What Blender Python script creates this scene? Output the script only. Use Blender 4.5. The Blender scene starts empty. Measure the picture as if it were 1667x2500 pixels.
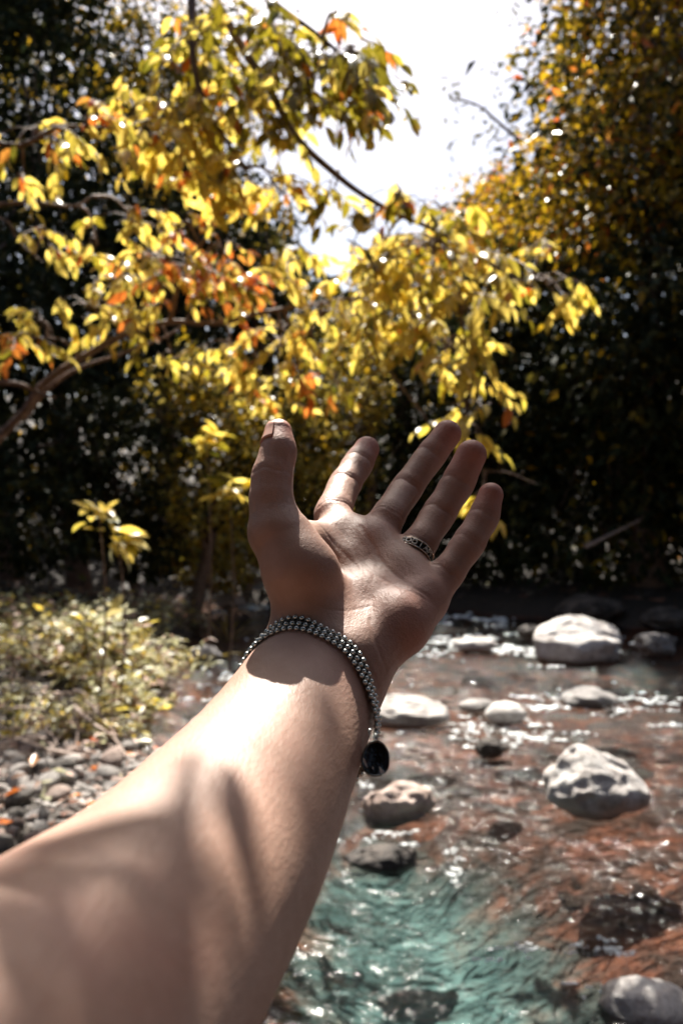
import bpy, bmesh, math, os
import numpy as np
from mathutils import Vector, Matrix
QUICK = ''
S = bpy.context.scene
COL = S.collection
rng = np.random.default_rng(11)

# ------------------------------------------------------------------ camera
CAMZ = 1.35
LENS = 28.0
FPX = LENS / 36.0 * 2500.0
cam_d = bpy.data.cameras.new('camera')
cam_d.sensor_fit = 'VERTICAL'; cam_d.sensor_height = 36.0; cam_d.sensor_width = 24.0
cam_d.lens = LENS; cam_d.clip_start = 0.01; cam_d.clip_end = 2000.0
cam_d.dof.use_dof = True; cam_d.dof.focus_distance = 0.405; cam_d.dof.aperture_fstop = 10.0
cam = bpy.data.objects.new('camera', cam_d); COL.objects.link(cam)
cam.location = (0, 0, CAMZ); cam.rotation_euler = (math.radians(90), 0, 0)
S.camera = cam

# ------------------------------------------------------------------ sky and sun
SUN_EL = math.radians(56.0); SUN_AZ = math.radians(-6.0)      # azimuth measured from +Y towards +X
SUN_DIR = np.array([math.sin(SUN_AZ) * math.cos(SUN_EL), math.cos(SUN_AZ) * math.cos(SUN_EL), math.sin(SUN_EL)])
W = bpy.data.worlds.new('World'); S.world = W; W.use_nodes = True
nt = W.node_tree
sky = nt.nodes.new('ShaderNodeTexSky'); sky.sky_type = 'NISHITA'; sky.sun_disc = False
sky.sun_elevation = SUN_EL; sky.sun_rotation = SUN_AZ
sky.air_density = 1.0; sky.dust_density = 3.5; sky.ozone_density = 1.0
bg = nt.nodes['Background']; bg.inputs['Strength'].default_value = 0.055
nt.links.new(sky.outputs[0], bg.inputs['Color'])
sl = bpy.data.lights.new('sun', 'SUN'); sl.energy = 5.0; sl.angle = math.radians(0.5); sl.color = (1.0, 0.95, 0.86)
sun = bpy.data.objects.new('sun', sl); COL.objects.link(sun)
sun.rotation_euler = Vector(SUN_DIR).to_track_quat('Z', 'Y').to_euler()
S.view_settings.view_transform = 'Standard'; S.view_settings.look = 'None'
S.view_settings.exposure = 1.6; S.view_settings.gamma = 1.0; S.view_settings.use_curve_mapping = False
S.render.engine = 'CYCLES'
S.cycles.use_denoising = True
S.cycles.max_bounces = 8; S.cycles.transparent_max_bounces = 12
S.cycles.caustics_reflective = False; S.cycles.caustics_refractive = False
S.cycles.sample_clamp_indirect = 4.0

# ------------------------------------------------------------------ helpers
def P(u, v, Y):
    """a point of the place from where it shows in the 1667 x 2500 photograph and its depth in metres"""
    return np.array([(u - 833.5) / FPX * Y, Y, CAMZ - (v - 1250.0) / FPX * Y])

def tag(o, label=None, cat=None, group=None, kind=None):
    if label: o['label'] = label
    if cat: o['category'] = cat
    if group: o['group'] = group
    if kind: o['kind'] = kind
    return o

def empty(name, loc=(0, 0, 0)):
    o = bpy.data.objects.new(name, None); o.empty_display_size = 0.05
    COL.objects.link(o); o.location = loc
    return o

def link(name, me, mats=(), parent=None, loc=None, rot=None, scale=None):
    o = bpy.data.objects.new(name, me); COL.objects.link(o)
    for m in mats:
        if m and m.name not in [x.name for x in me.materials if x]: me.materials.append(m)
    if parent is not None: o.parent = parent
    if loc is not None: o.location = loc
    if rot is not None: o.rotation_euler = rot
    if scale is not None: o.scale = scale
    return o

def mesh_np(name, V, F, smooth=True, mats=(), mi=None):
    """fast mesh from arrays; F is (n,3) or (n,4)"""
    me = bpy.data.meshes.new(name)
    V = np.asarray(V, np.float32); F = np.asarray(F, np.int32)
    n, k = F.shape
    me.vertices.add(len(V)); me.vertices.foreach_set('co', V.ravel())
    me.loops.add(n * k); me.loops.foreach_set('vertex_index', F.ravel())
    me.polygons.add(n)
    me.polygons.foreach_set('loop_start', np.arange(0, n * k, k, dtype=np.int32))
    me.polygons.foreach_set('loop_total', np.full(n, k, np.int32))
    me.polygons.foreach_set('use_smooth', np.full(n, smooth, bool))
    for m in mats: me.materials.append(m)
    if mi is not None: me.polygons.foreach_set('material_index', np.asarray(mi, np.int32))
    me.update(calc_edges=True)
    return me

def join_arrays(parts):
    Vs, Fs, o = [], [], 0
    for v, f in parts:
        Vs.append(np.asarray(v)); Fs.append(np.asarray(f) + o); o += len(v)
    return np.concatenate(Vs), np.concatenate(Fs)

def norm(a):
    a = np.asarray(a, float)
    return a / (np.linalg.norm(a, axis=-1, keepdims=True) + 1e-12)

def tube(pts, rad, seg=6, closed=False):
    """swept tube of quads along a polyline"""
    pts = np.asarray(pts, float); n = len(pts)
    rad = np.broadcast_to(np.asarray(rad, float), (n,))
    T = np.roll(pts, -1, 0) - np.roll(pts, 1, 0)
    if not closed: T[0] = pts[1] - pts[0]; T[-1] = pts[-1] - pts[-2]
    T = norm(T)
    up = np.array([0.31, 0.17, 0.93])
    A = norm(np.cross(T, up)); B = np.cross(T, A)
    th = np.arange(seg) / seg * 2 * math.pi
    V = pts[:, None] + rad[:, None, None] * (np.cos(th)[None, :, None] * A[:, None] + np.sin(th)[None, :, None] * B[:, None])
    V = V.reshape(-1, 3)
    F = []
    m = n if closed else n - 1
    i = np.arange(m)[:, None]; j = np.arange(seg)[None]
    i2 = (i + 1) % n; j2 = (j + 1) % seg
    F = np.stack([i * seg + j + 0 * j, i * seg + j2, i2 * seg + j2, i2 * seg + j + 0 * i], -1).reshape(-1, 4)
    return V, F

def smooth_path(pts, n=8):
    """Catmull-Rom through the points"""
    pts = np.asarray(pts, float)
    p = np.vstack([2 * pts[0] - pts[1], pts, 2 * pts[-1] - pts[-2]])
    out = []
    for i in range(1, len(p) - 2):
        t = np.linspace(0, 1, n, endpoint=False)[:, None]
        a, b, c, d = p[i - 1], p[i], p[i + 1], p[i + 2]
        out.append(0.5 * ((2 * b) + (-a + c) * t + (2 * a - 5 * b + 4 * c - d) * t ** 2 + (-a + 3 * b - 3 * c + d) * t ** 3))
    out.append(pts[-1:])
    return np.vstack(out)

# value noise, vectorised (for shapes)
def _hash(ix, iy, iz, seed):
    h = (ix.astype(np.int64) * 374761393 + iy.astype(np.int64) * 668265263 + iz.astype(np.int64) * 2147483647 + seed * 974634777)
    h = (h ^ (h >> 13)) * 1274126177
    h = h ^ (h >> 16)
    return ((h & 0xffff) / 65535.0)

def vnoise(p, seed=0):
    p = np.asarray(p, float)
    i = np.floor(p).astype(np.int64); f = p - i
    f = f * f * (3 - 2 * f)
    x, y, z = i[..., 0], i[..., 1], i[..., 2]
    r = 0
    for dx in (0, 1):
        for dy in (0, 1):
            for dz in (0, 1):
                w = (f[..., 0] if dx else 1 - f[..., 0]) * (f[..., 1] if dy else 1 - f[..., 1]) * (f[..., 2] if dz else 1 - f[..., 2])
                r = r + w * _hash(x + dx, y + dy, z + dz, seed)
    return r * 2 - 1

def fbm(p, seed=0, oct=4, gain=0.5):
    p = np.asarray(p, float); a = 1.0; r = 0
    for k in range(oct):
        r = r + a * vnoise(p * 2 ** k + 17.3 * k, seed + k); a *= gain
    return r

# ------------------------------------------------------------------ material helpers
def new_mat(name):
    m = bpy.data.materials.new(name); m.use_nodes = True
    return m, m.node_tree, m.node_tree.nodes['Principled BSDF'], m.node_tree.nodes['Material Output']

def N(nt, typ, **kw):
    n = nt.nodes.new(typ)
    for k, v in kw.items():
        if k in n.inputs: n.inputs[k].default_value = v
        else: setattr(n, k, v)
    return n

def ramp(nt, src, stops):
    r = nt.nodes.new('ShaderNodeValToRGB')
    e = r.color_ramp.elements
    while len(e) < len(stops): e.new(0.5)
    for i, (p, c) in enumerate(stops):
        e[i].position = p; e[i].color = (*c, 1) if len(c) == 3 else c
    nt.links.new(src, r.inputs[0])
    return r
# ------------------------------------------------------------------ the outstretched arm and hand
def J(u, v, Y, rpx): return (P(u, v, Y), rpx * Y / FPX)

def smin(a, b, k):
    h = np.clip(0.5 + 0.5 * (b - a) / k, 0, 1)
    return b * (1 - h) + a * h - k * h * (1 - h)

def cone(p, A, B):
    (a, ra), (b, rb) = A, B
    ba = b - a; q = p - a
    t = np.clip((q @ ba) / (ba @ ba), 0, 1)
    q = q - t[:, None] * ba
    return np.sqrt((q * q).sum(1)) - (ra + t * (rb - ra))

def econe(p, A, B, n, ka, kb):
    """a cone with an elliptical section, k times as thick along n"""
    (a, ra), (b, rb) = A, B
    ba = b - a; q = p - a
    t = np.clip((q @ ba) / (ba @ ba), 0, 1)
    q = q - t[:, None] * ba
    k = ka + t * (kb - ka)
    s = q @ n
    q = q + (s * (1 / k - 1))[:, None] * n
    L = np.sqrt((q * q).sum(1))
    return (L - (ra + t * (rb - ra))) * np.where(L > 0, (0.5 + 0.5 * k), 1)

PALM_N = norm(np.array([0.06, -0.68, 0.73]))
ARM_N = norm(np.array([0.25, -0.45, 0.86]))

_fa = np.array([(800, 1590, .372, 110, .80), (777, 1650, .362, 134, .76), (713, 1765, .338, 156, .80), (646, 1884, .308, 186, .86),
           (552, 2030, .272, 230, .92), (444, 2180, .240, 264, .96), (334, 2312, .215, 296, .98), (186, 2468, .19, 362, 1.0),
           (-50, 2720, .155, 460, 1.0), (-420, 3100, .12, 620, 1.0)])
_fs = smooth_path(_fa[:, :3], 2); _fr = smooth_path(np.c_[_fa[:, 3:], _fa[:, 3:4]], 2)
FOREARM = [(J(a[0], a[1], a[2], b[0]), b[1]) for a, b in zip(_fs, _fr)]
FOREARM += [((np.array([-.115, .03, 1.215]), .043), 1.0), ((np.array([-.165, -.08, 1.20]), .044), 1.0), ((np.array([-.21, -.24, 1.22]), .050), 1.0)]
PALM = [  # (A, B, smoothness)
    (J(762, 1535, .380, 56), J(838, 1306, .430, 50)),
    (J(800, 1550, .378, 60), J(922, 1335, .427, 51)),
    (J(846, 1580, .372, 58), J(985, 1388, .414, 48)),
    (J(882, 1605, .366, 52), J(1040, 1458, .398, 40)),
    (J(880, 1592, .360, 54), J(972, 1520, .376, 64)),
    (J(972, 1520, .376, 64), J(1022, 1470, .390, 52)),
    (J(805, 1505, .376, 58), J(895, 1462, .391, 56)), (J(895, 1462, .391, 52), J(965, 1420, .402, 48)), (J(850, 1375, .408, 44), J(925, 1390, .412, 46)),
]
THENAR = [
    (J(752, 1525, .374, 58), J(735, 1400, .372, 76)),
    (J(735, 1400, .372, 76), J(688, 1312, .376, 64)),
    (J(700, 1318, .385, 52), J(792, 1318, .422, 40)),
]
THUMB = [J(664, 1292, .377, 54), J(662, 1225, .382, 46), J(664, 1165, .387, 42), J(680, 1105, .392, 37), J(681, 1055, .397, 27)]
INDEX = [J(838, 1305, .428, 43), J(812, 1258, .440, 40), J(838, 1190, .465, 34), J(872, 1136, .482, 31.5), J(895, 1097, .492, 27)]
MIDDLE = [J(922, 1320, .424, 40), J(943, 1268, .430, 36), J(986, 1202, .452, 33.5), J(1046, 1119, .466, 31), J(1092, 1060, .472, 30)]
RING = [J(988, 1388, .410, 40), J(1020, 1335, .415, 36), J(1066, 1262, .430, 35), J(1115, 1184, .438, 34.5), J(1150, 1111, .440, 33)]
LITTLE = [J(1046, 1458, .394, 38), J(1087, 1407, .398, 34), J(1141, 1330, .405, 33), J(1180, 1264, .411, 30), J(1197, 1209, .414, 26)]
FINGERS = [THUMB, INDEX, MIDDLE, RING, LITTLE]
# the soft pads where the fingers leave the palm
HEEL = [(J(850, 1305, .424, 30), J(905, 1312, .420, 30)), (J(915, 1330, .415, 30), J(985, 1392, .404, 32)), (J(990, 1400, .402, 30), J(1035, 1448, .390, 32))]

def flesh_dir(a, b):
    ax = norm(b - a); n = PALM_N - (PALM_N @ ax) * ax
    return norm(n)

def finger_prims(js, thumb=False):
    out = []
    for i in range(len(js) - 1):
        out.append((js[i], js[i + 1]))
    pads = []
    for i in range(1, len(js) - 1):
        (a, ra), (b, rb) = js[i], js[i + 1]
        f = flesh_dir(a, b)
        last = i == len(js) - 2
        t0, t1 = (0.26, 0.72) if not last else (0.35, 1.0)
        off = 0.10 if not last else 0.08
        r0 = ra + (rb - ra) * t0; r1 = ra + (rb - ra) * t1
        pads.append(((a + (b - a) * t0 + f * r0 * off, r0 * 0.97), (a + (b - a) * t1 + f * r1 * off, r1 * 0.95)))
    return out, pads
FP = [finger_prims(f) for f in FINGERS]

def sdf_base(p):
    d = None
    for A, B in PALM:
        x = cone(p, A, B); d = x if d is None else smin(d, x, .011)
    for i, (A, B) in enumerate(THENAR):
        d = smin(d, cone(p, A, B), .012)
    for A, B in HEEL: d = smin(d, cone(p, A, B), .013)
    f = None
    for (A, ka), (B, kb) in zip(FOREARM[:-1], FOREARM[1:]):
        x = econe(p, A, B, ARM_N, ka, kb); f = x if f is None else smin(f, x, .012)
    # two faint tendons up the middle of the inner wrist
    d = smin(d, f, .014)
    res = None
    for i, (cs, pads) in enumerate(FP):
        g = None
        for A, B in cs:
            x = cone(p, A, B); g = x if g is None else smin(g, x, .006)
        for A, B in pads: g = smin(g, cone(p, A, B), .0045)
        x = smin(d, g, .009 if i == 0 else .0062)
        res = x if res is None else smin(res, x, .0012)
    return res

def grad(fn, p, e=4e-4):
    g = np.empty_like(p)
    for k in range(3):
        q = p.copy(); q[:, k] += e; a = fn(q); q[:, k] -= 2 * e
        g[:, k] = a - fn(q)
    return norm(g)

def hits(uv, fn=None):
    """where the sight lines through these picture points meet the skin"""
    fn = fn or sdf_base
    uv = np.asarray(uv, float)
    D = np.stack([(uv[:, 0] - 833.5) / FPX, np.ones(len(uv)), -(uv[:, 1] - 1250) / FPX], -1)
    L = np.linalg.norm(D, axis=1, keepdims=True); D = D / L
    o = np.array([0, 0, CAMZ]); t = np.full(len(uv), .12)
    best = np.full(len(uv), 9.); bt = t.copy()
    for _ in range(120):
        d = fn(o + D * t[:, None])
        m = d < best; best[m] = d[m]; bt[m] = t[m]
        t = np.where(t < .8, t + np.where(d > 2e-4, d * .75, 0), t)
    ok = best < 1e-3
    return o + D * bt[:, None], ok

# lines of the palm, traced where they run and laid on the skin
LINES = [ # width (m), depth (m), points
    (.0009, .0007, [(822, 1280), (845, 1312), (866, 1345), (881, 1372), (912, 1398), (950, 1421), (985, 1436), (1019, 1450), (1068, 1482)]),   # heart/head line
    (.0009, .0010, [(880, 1284), (909, 1329), (925, 1358), (941, 1380), (970, 1406), (1001, 1428), (1047, 1456)]),
    (.0009, .0006, [(786, 1286), (822, 1332), (852, 1362), (877, 1390), (893, 1418), (902, 1445), (909, 1490), (905, 1520)]),      # life line
    (.0006, .0005, [(878, 1402), (890, 1375), (900, 1350)]),
    (.0006, .0005, [(905, 1425), (915, 1400), (920, 1372)]),
    (.0006, .0005, [(760, 1470), (800, 1487), (850, 1490), (905, 1478)]),
    (.0008, .0007, [(905, 1510), (915, 1560), (930, 1600), (945, 1640)]),
    (.0008, .0008, [(690, 1508), (760, 1518), (830, 1548), (880, 1598), (915, 1655), (930, 1700)]),   # wrist fold
    (.0005, .0004, [(960, 1330), (990, 1375), (1010, 1412)]),
    (.0008, .0008, [(1032, 1445), (1060, 1470), (1085, 1462)]),
]
_lines = []
def seg_dist(p, pts):
    best = np.full(len(p), 1.0)
    for a, b in zip(pts[:-1], pts[1:]):
        ba = b - a; q = p - a
        t = np.clip((q @ ba) / (ba @ ba), 0, 1); q = q - t[:, None] * ba
        best = np.minimum(best, np.sqrt((q * q).sum(1)))
    return best

# folds across the fingers
FOLDS = []
for js, idx in ((THUMB, (2,)), (INDEX, (1, 2, 3)), (MIDDLE, (1, 2, 3)), (RING, (1, 2, 3)), (LITTLE, (1, 2, 3))):
    for i in idx:
        a = js[i - 1][0]; b = js[i][0]; c = js[i + 1][0]
        ax = norm(norm(b - a) + norm(c - b)); f = PALM_N - (PALM_N @ ax) * ax
        FOLDS.append((b, ax, norm(f), js[i][1]))

def sdf(p):
    d = sdf_base(p)
    for w, dep, pts in _lines:
        m = np.ones(len(p), bool)
        lo = pts.min(0) - .006; hi = pts.max(0) + .006
        m = ((p > lo) & (p < hi)).all(1)
        if m.any(): d[m] += .62 * dep * np.exp(-(seg_dist(p[m], pts) / w) ** 2)
    for c, ax, f, r in FOLDS:
        q = p - c; s = q @ ax
        m = (np.abs(s) < .006) & ((q * q).sum(1) < (r * 1.9) ** 2)
        if m.any():
            qq = q[m]; side = np.clip((norm(qq) @ f) * 1.6, 0, 1)
            s2 = s[m] + .0006 * np.sin((qq @ np.cross(ax, f)) * 600)
            d[m] += side * (.00042 * np.exp(-(s2 / .0008) ** 2) + .0002 * np.exp(-((s2 - .0022) / .0006) ** 2))
    return d

def surface_nets(F, org, h):
    s = F < 0
    c = [s[i:s.shape[0] - 1 + i, j:s.shape[1] - 1 + j, k:s.shape[2] - 1 + k] for i in (0, 1) for j in (0, 1) for k in (0, 1)]
    cnt = sum(x.astype(np.int8) for x in c)
    cells = np.argwhere((cnt > 0) & (cnt < 8))
    idx = np.full([n - 1 for n in s.shape], -1, np.int32)
    idx[cells[:, 0], cells[:, 1], cells[:, 2]] = np.arange(len(cells))
    acc = np.zeros((len(cells), 3)); n = np.zeros(len(cells))
    corners = [(i, j, k) for i in (0, 1) for j in (0, 1) for k in (0, 1)]
    for a in corners:
        for ax in range(3):
            if a[ax]: continue
            b = list(a); b[ax] = 1
            fa = F[cells[:, 0] + a[0], cells[:, 1] + a[1], cells[:, 2] + a[2]]
            fb = F[cells[:, 0] + b[0], cells[:, 1] + b[1], cells[:, 2] + b[2]]
            m = (fa < 0) != (fb < 0)
            t = np.where(m, fa / np.where(m, fa - fb, 1), 0)
            pos = np.array(a)[None] + t[:, None] * (np.array(b) - np.array(a))[None]
            acc[m] += pos[m]; n[m] += 1
    V = org + (cells + acc / n[:, None]) * h
    quads = []
    for ax in range(3):
        o1, o2 = (ax + 1) % 3, (ax + 2) % 3
        sl0 = [slice(1, -1)] * 3; sl1 = [slice(1, -1)] * 3
        sl0[ax] = slice(0, -1); sl1[ax] = slice(1, None)
        a = s[tuple(sl0)]; b = s[tuple(sl1)]
        e = np.argwhere(a != b)
        off = np.ones(3, int); off[ax] = 0
        e = e + off
        ins = s[e[:, 0], e[:, 1], e[:, 2]]
        q = []
        for d1, d2 in ((0, 0), (1, 0), (1, 1), (0, 1)):
            g = e.copy(); g[:, o1] -= d1; g[:, o2] -= d2
            q.append(idx[g[:, 0], g[:, 1], g[:, 2]])
        q = np.stack(q, -1)
        # cell order around the edge; flip so that the normals point outwards
        q = np.where(ins[:, None], q[:, ::-1], q)
        quads.append(q)
    Q = np.concatenate(quads)
    return V, Q[:, ::-1] if False else Q

def build_arm():
    global _lines
    _lines = []
    for w, dep, uv in LINES:
        uv = smooth_path([(a, b, 0) for a, b in uv], 4)[:, :2]
        pts, ok = hits(uv)
        if ok.sum() > 2: _lines.append((w, dep, pts[ok]))
    h = .0018 if QUICK else .00105
    lo = np.array([-.265, -.20, CAMZ - .235]); hi = np.array([.100, .515, CAMZ + .065])
    B = 6
    nb = np.ceil((hi - lo) / (h * B)).astype(int)
    shape = nb * B
    F = np.ones(shape, np.float32)
    g = np.stack(np.meshgrid(*[np.arange(n) for n in nb], indexing='ij'), -1).reshape(-1, 3)
    ctr = lo + (g + .5 - .5 / B) * B * h
    dc = np.concatenate([sdf_base(x) for x in np.array_split(ctr, 8)])
    loc = np.stack(np.meshgrid(*[np.arange(B)] * 3, indexing='ij'), -1).reshape(-1, 3)
    F4 = F.reshape(nb[0], B, nb[1], B, nb[2], B)
    inside = dc < 0
    gi = g[inside]; F4[gi[:, 0], :, gi[:, 1], :, gi[:, 2], :] = -1
    act = g[np.abs(dc) < B * h * .87 * 1.25 + .002]
    for part in np.array_split(act, max(1, len(act) // 1500)):
        p = lo + (part[:, None] * B + loc[None]) * h
        d = sdf(p.reshape(-1, 3)).astype(np.float32).reshape(len(part), B, B, B)
        F4[part[:, 0], :, part[:, 1], :, part[:, 2], :] = d
    # cut at the near end, where the arm leaves the picture
    F[:, 0, :] = 1; F[0] = 1; F[-1] = 1; F[:, :, 0] = 1
    V, Q = surface_nets(F, lo, h)
    near = V[:, 1] > lo[1] + 3 * h
    Vn = V[near]
    for _ in range(2):
        gr = grad(sdf, Vn); Vn = Vn - gr * np.clip(sdf(Vn), -h, h)[:, None]
    V[near] = Vn
    return V, Q

sk, t_, b_, o_ = new_mat('skin')
tc = N(t_, 'ShaderNodeTexCoord')
n1 = N(t_, 'ShaderNodeTexNoise', Scale=22.0, Detail=4.0); n2 = N(t_, 'ShaderNodeTexNoise', Scale=160.0, Detail=3.0)
t_.links.new(tc.outputs['Object'], n1.inputs['Vector']); t_.links.new(tc.outputs['Object'], n2.inputs['Vector'])
r1 = ramp(t_, n1.outputs['Fac'], [(.30, (.31, .185, .135)), (.52, (.40, .25, .19)), (.72, (.42, .24, .185))])
at = N(t_, 'ShaderNodeAttribute', attribute_name='flush')
mx = N(t_, 'ShaderNodeMix', data_type='RGBA'); mx.inputs[7].default_value = (.50, .17, .12, 1)
t_.links.new(at.outputs['Fac'], mx.inputs[0]); t_.links.new(r1.outputs[0], mx.inputs[6])
mm = N(t_, 'ShaderNodeMix', data_type='RGBA', blend_type='MULTIPLY'); mm.inputs[0].default_value = .5
r2 = ramp(t_, n2.outputs['Fac'], [(.3, (.82, .78, .76)), (.7, (1, 1, 1))])
t_.links.new(mx.outputs[2], mm.inputs[6]); t_.links.new(r2.outputs[0], mm.inputs[7])
t_.links.new(mm.outputs[2], b_.inputs['Base Color'])
b_.inputs['Roughness'].default_value = .52; b_.inputs['Specular IOR Level'].default_value = .45
b_.inputs['Subsurface Weight'].default_value = .14; b_.inputs['Subsurface Radius'].default_value = (1.0, .35, .2)
b_.inputs['Subsurface Scale'].default_value = .006
# skin relief: fine cells and finer crossing lines
v1 = N(t_, 'ShaderNodeTexVoronoi', Scale=900.0, feature='DISTANCE_TO_EDGE')
mp = N(t_, 'ShaderNodeMapping'); mp.inputs['Rotation'].default_value = (0, .5, .9); mp.inputs['Scale'].default_value = (1, .28, 1)
wv = N(t_, 'ShaderNodeTexNoise', Scale=620.0, Detail=3.0)
t_.links.new(tc.outputs['Object'], v1.inputs['Vector']); t_.links.new(tc.outputs['Object'], mp.inputs['Vector'])
t_.links.new(mp.outputs[0], wv.inputs['Vector'])
ad = N(t_, 'ShaderNodeMath', operation='MULTIPLY_ADD'); ad.inputs[1].default_value = .5
t_.links.new(v1.outputs['Distance'], ad.inputs[0]); t_.links.new(wv.outputs['Fac'], ad.inputs[2])
bp = N(t_, 'ShaderNodeBump', Strength=.5, Distance=.0005)
t_.links.new(ad.outputs[0], bp.inputs['Height'])
wr = N(t_, 'ShaderNodeTexNoise', Scale=330.0, Detail=5.0, Roughness=.65, Distortion=.8)
mp2 = N(t_, 'ShaderNodeMapping'); mp2.inputs['Rotation'].default_value = (.3, .2, -.7); mp2.inputs['Scale'].default_value = (1, .35, .6)
t_.links.new(tc.outputs['Object'], mp2.inputs['Vector']); t_.links.new(mp2.outputs[0], wr.inputs['Vector'])
bp2 = N(t_, 'ShaderNodeBump', Strength=.09, Distance=.0008); t_.links.new(wr.outputs['Fac'], bp2.inputs['Height']); t_.links.new(bp.outputs[0], bp2.inputs['Normal'])
t_.links.new(bp2.outputs[0], b_.inputs['Normal'])

V, Q = build_arm()
arm_me = mesh_np('person', V, Q, True, [sk])
# the pinker skin of finger tips and pads: their own redness, deepened at the tips to suggest light shining through
fl = np.zeros(len(V))
for js in FINGERS:
    tip, r = js[-1]
    fl = np.maximum(fl, np.exp(-(np.linalg.norm(V - tip, axis=1) / (r * 2.0)) ** 2) * .8)
    for q, rr in js[2:-1]: fl = np.maximum(fl, np.exp(-(np.linalg.norm(V - q, axis=1) / (rr * 1.2)) ** 2) * .22)
for (u, v, Y, R, k) in ((930, 1330, .42, .016, .25), (1010, 1530, .37, .022, .22), (740, 1330, .37, .018, .05), (1040, 1440, .39, .012, .25)):
    fl = np.maximum(fl, np.exp(-(np.linalg.norm(V - P(u, v, Y), axis=1) / R) ** 2) * k)
a = arm_me.attributes.new('flush', 'FLOAT', 'POINT'); a.data.foreach_set('value', fl.astype(np.float32))
person = link('person', arm_me)
tag(person, 'bare left arm reaching out over the stream with open upturned palm and spread fingers', 'person')
# nails, parts of the person
nail_m, _, nb_, _ = new_mat('fingernail')
nb_.inputs['Base Color'].default_value = (.62, .36, .28, 1); nb_.inputs['Roughness'].default_value = .25
nb_.inputs['Subsurface Weight'].default_value = .2; nb_.inputs['Subsurface Scale'].default_value = .003
def nail(js, back, wid, length):
    (a, ra), (b, rb) = js[-2], js[-1]
    ax = norm(b - a); back = norm(back - (back @ ax) * ax); side = np.cross(ax, back)
    c0 = b + ax * (rb * .75)
    nu, nv = 9, 9
    s = np.repeat((np.arange(nu) / (nu - 1) - .5) * 2, nv); t = np.tile(np.arange(nv) / (nv - 1), nu)
    ang = s * wid / rb
    p = c0 - ax * (t * length + .18 * length * s * s * (1 - t))[:, None]
    d = np.cos(ang)[:, None] * back + np.sin(ang)[:, None] * side
    q = p + d * rb * 1.35
    for _ in range(14): q = q - d * ((sdf_base(q) - .0004) * .8)[:, None]
    V = [*(q + d * .0004), *(q - d * .0006)]
    V = np.array(V); F = []
    g = lambda l, i, j: l * nu * nv + i * nv + j
    for i in range(nu - 1):
        for j in range(nv - 1):
            F.append((g(0, i, j), g(0, i, j + 1), g(0, i + 1, j + 1), g(0, i + 1, j)))
            F.append((g(1, i, j), g(1, i + 1, j), g(1, i + 1, j + 1), g(1, i, j + 1)))
    for i in range(nu - 1):
        F.append((g(0, i, 0), g(0, i + 1, 0), g(1, i + 1, 0), g(1, i, 0)))
        F.append((g(0, i, nv - 1), g(1, i, nv - 1), g(1, i + 1, nv - 1), g(0, i + 1, nv - 1)))
    link('fingernail', mesh_np('fingernail', V, np.array(F), True, [nail_m]), parent=person)
nail(THUMB, np.array([-.93, -.42, .05]), .0048, .0110)
for js in (INDEX, MIDDLE, RING, LITTLE):
    ax = norm(js[-1][0] - js[-2][0]); nail(js, -PALM_N, .0045, .0105)

# ------------------------------------------------------------------ bead bracelet round the wrist
def metal(name, col, rough, bump=0.0):
    m, t, b, o = new_mat(name)
    tcn = N(t, 'ShaderNodeTexCoord'); nn = N(t, 'ShaderNodeTexNoise', Scale=900.0, Detail=4.0)
    t.links.new(tcn.outputs['Object'], nn.inputs['Vector'])
    r = ramp(t, nn.outputs['Fac'], [(.35, tuple(c * .55 for c in col)), (.6, col)])
    t.links.new(r.outputs[0], b.inputs['Base Color'])
    b.inputs['Metallic'].default_value = 1; b.inputs['Roughness'].default_value = rough
    return m
steel = metal('burnished_steel', (.72, .74, .70), .24)
dark_steel = metal('dark_steel', (.12, .125, .12), .35)

pa, _ok = hits([(655, 1552), (700, 1523), (745, 1522), (800, 1556), (850, 1602), (886, 1656), (904, 1700)])
pa = pa[_ok]
BN = norm(np.linalg.svd(pa - pa.mean(0))[2][2])
axis_w = norm(FOREARM[0][0][0] - FOREARM[4][0][0])
if BN @ axis_w < 0: BN = -BN
c_a, c_b = FOREARM[0][0][0], FOREARM[8][0][0]
BC = c_a + (c_b - c_a) * (((pa.mean(0) - c_a) @ BN) / ((c_b - c_a) @ BN))
bx = norm(np.cross(BN, [0, 0, 1.])); by = np.cross(BN, bx)
DOWN = np.array([0, 0, -1.0])
def ring_radius(c, th):
    d = np.cos(th)[:, None] * bx + np.sin(th)[:, None] * by
    r = np.full(len(th), .004); out = np.zeros(len(th), bool)
    for _ in range(90):
        x = sdf_base(c + d * r[:, None]); out |= x > -2e-4
        r = np.where(out, r, r + np.maximum(-x * .5, 2e-4))
    return d, r
th0 = np.linspace(0, 2 * math.pi, 240, endpoint=False)
ROWS = []
for k in (-1, 0, 1):
    d, r = ring_radius(BC + BN * .0018 * k, th0)
    # it lies on the upper side and hangs a little clear below
    hang = np.clip(d @ norm([.55, .35, -.78]), 0, 1) ** 2 * .0042
    rr = r + .0013 + hang
    rr = np.real(np.fft.ifft(np.fft.fft(rr) * (np.abs(np.fft.fftfreq(240, 1 / 240)) < 9)))
    rr = np.maximum(rr, r + .0010)
    ROWS.append(BC + BN * .0018 * k + d * rr[:, None])
def resample(pts, n, off):
    q = np.vstack([pts, pts[:1]]); s = np.r_[0, np.cumsum(np.linalg.norm(np.diff(q, axis=0), axis=1))]
    t = ((np.arange(n) + off) / n) % 1 * s[-1]
    return np.stack([np.interp(t, s, q[:, i]) for i in range(3)], -1)
L = np.linalg.norm(np.diff(ROWS[1], axis=0), axis=1).sum()
nbead = int(L / .0031)
bracelet = empty('bracelet', tuple(BC))
tag(bracelet, 'triple strand silver bead chain bracelet worn round the wrist', 'bracelet')
bm = bmesh.new(); bmesh.ops.create_icosphere(bm, subdivisions=2, radius=.00125)
for f in bm.faces: f.smooth = True
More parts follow.
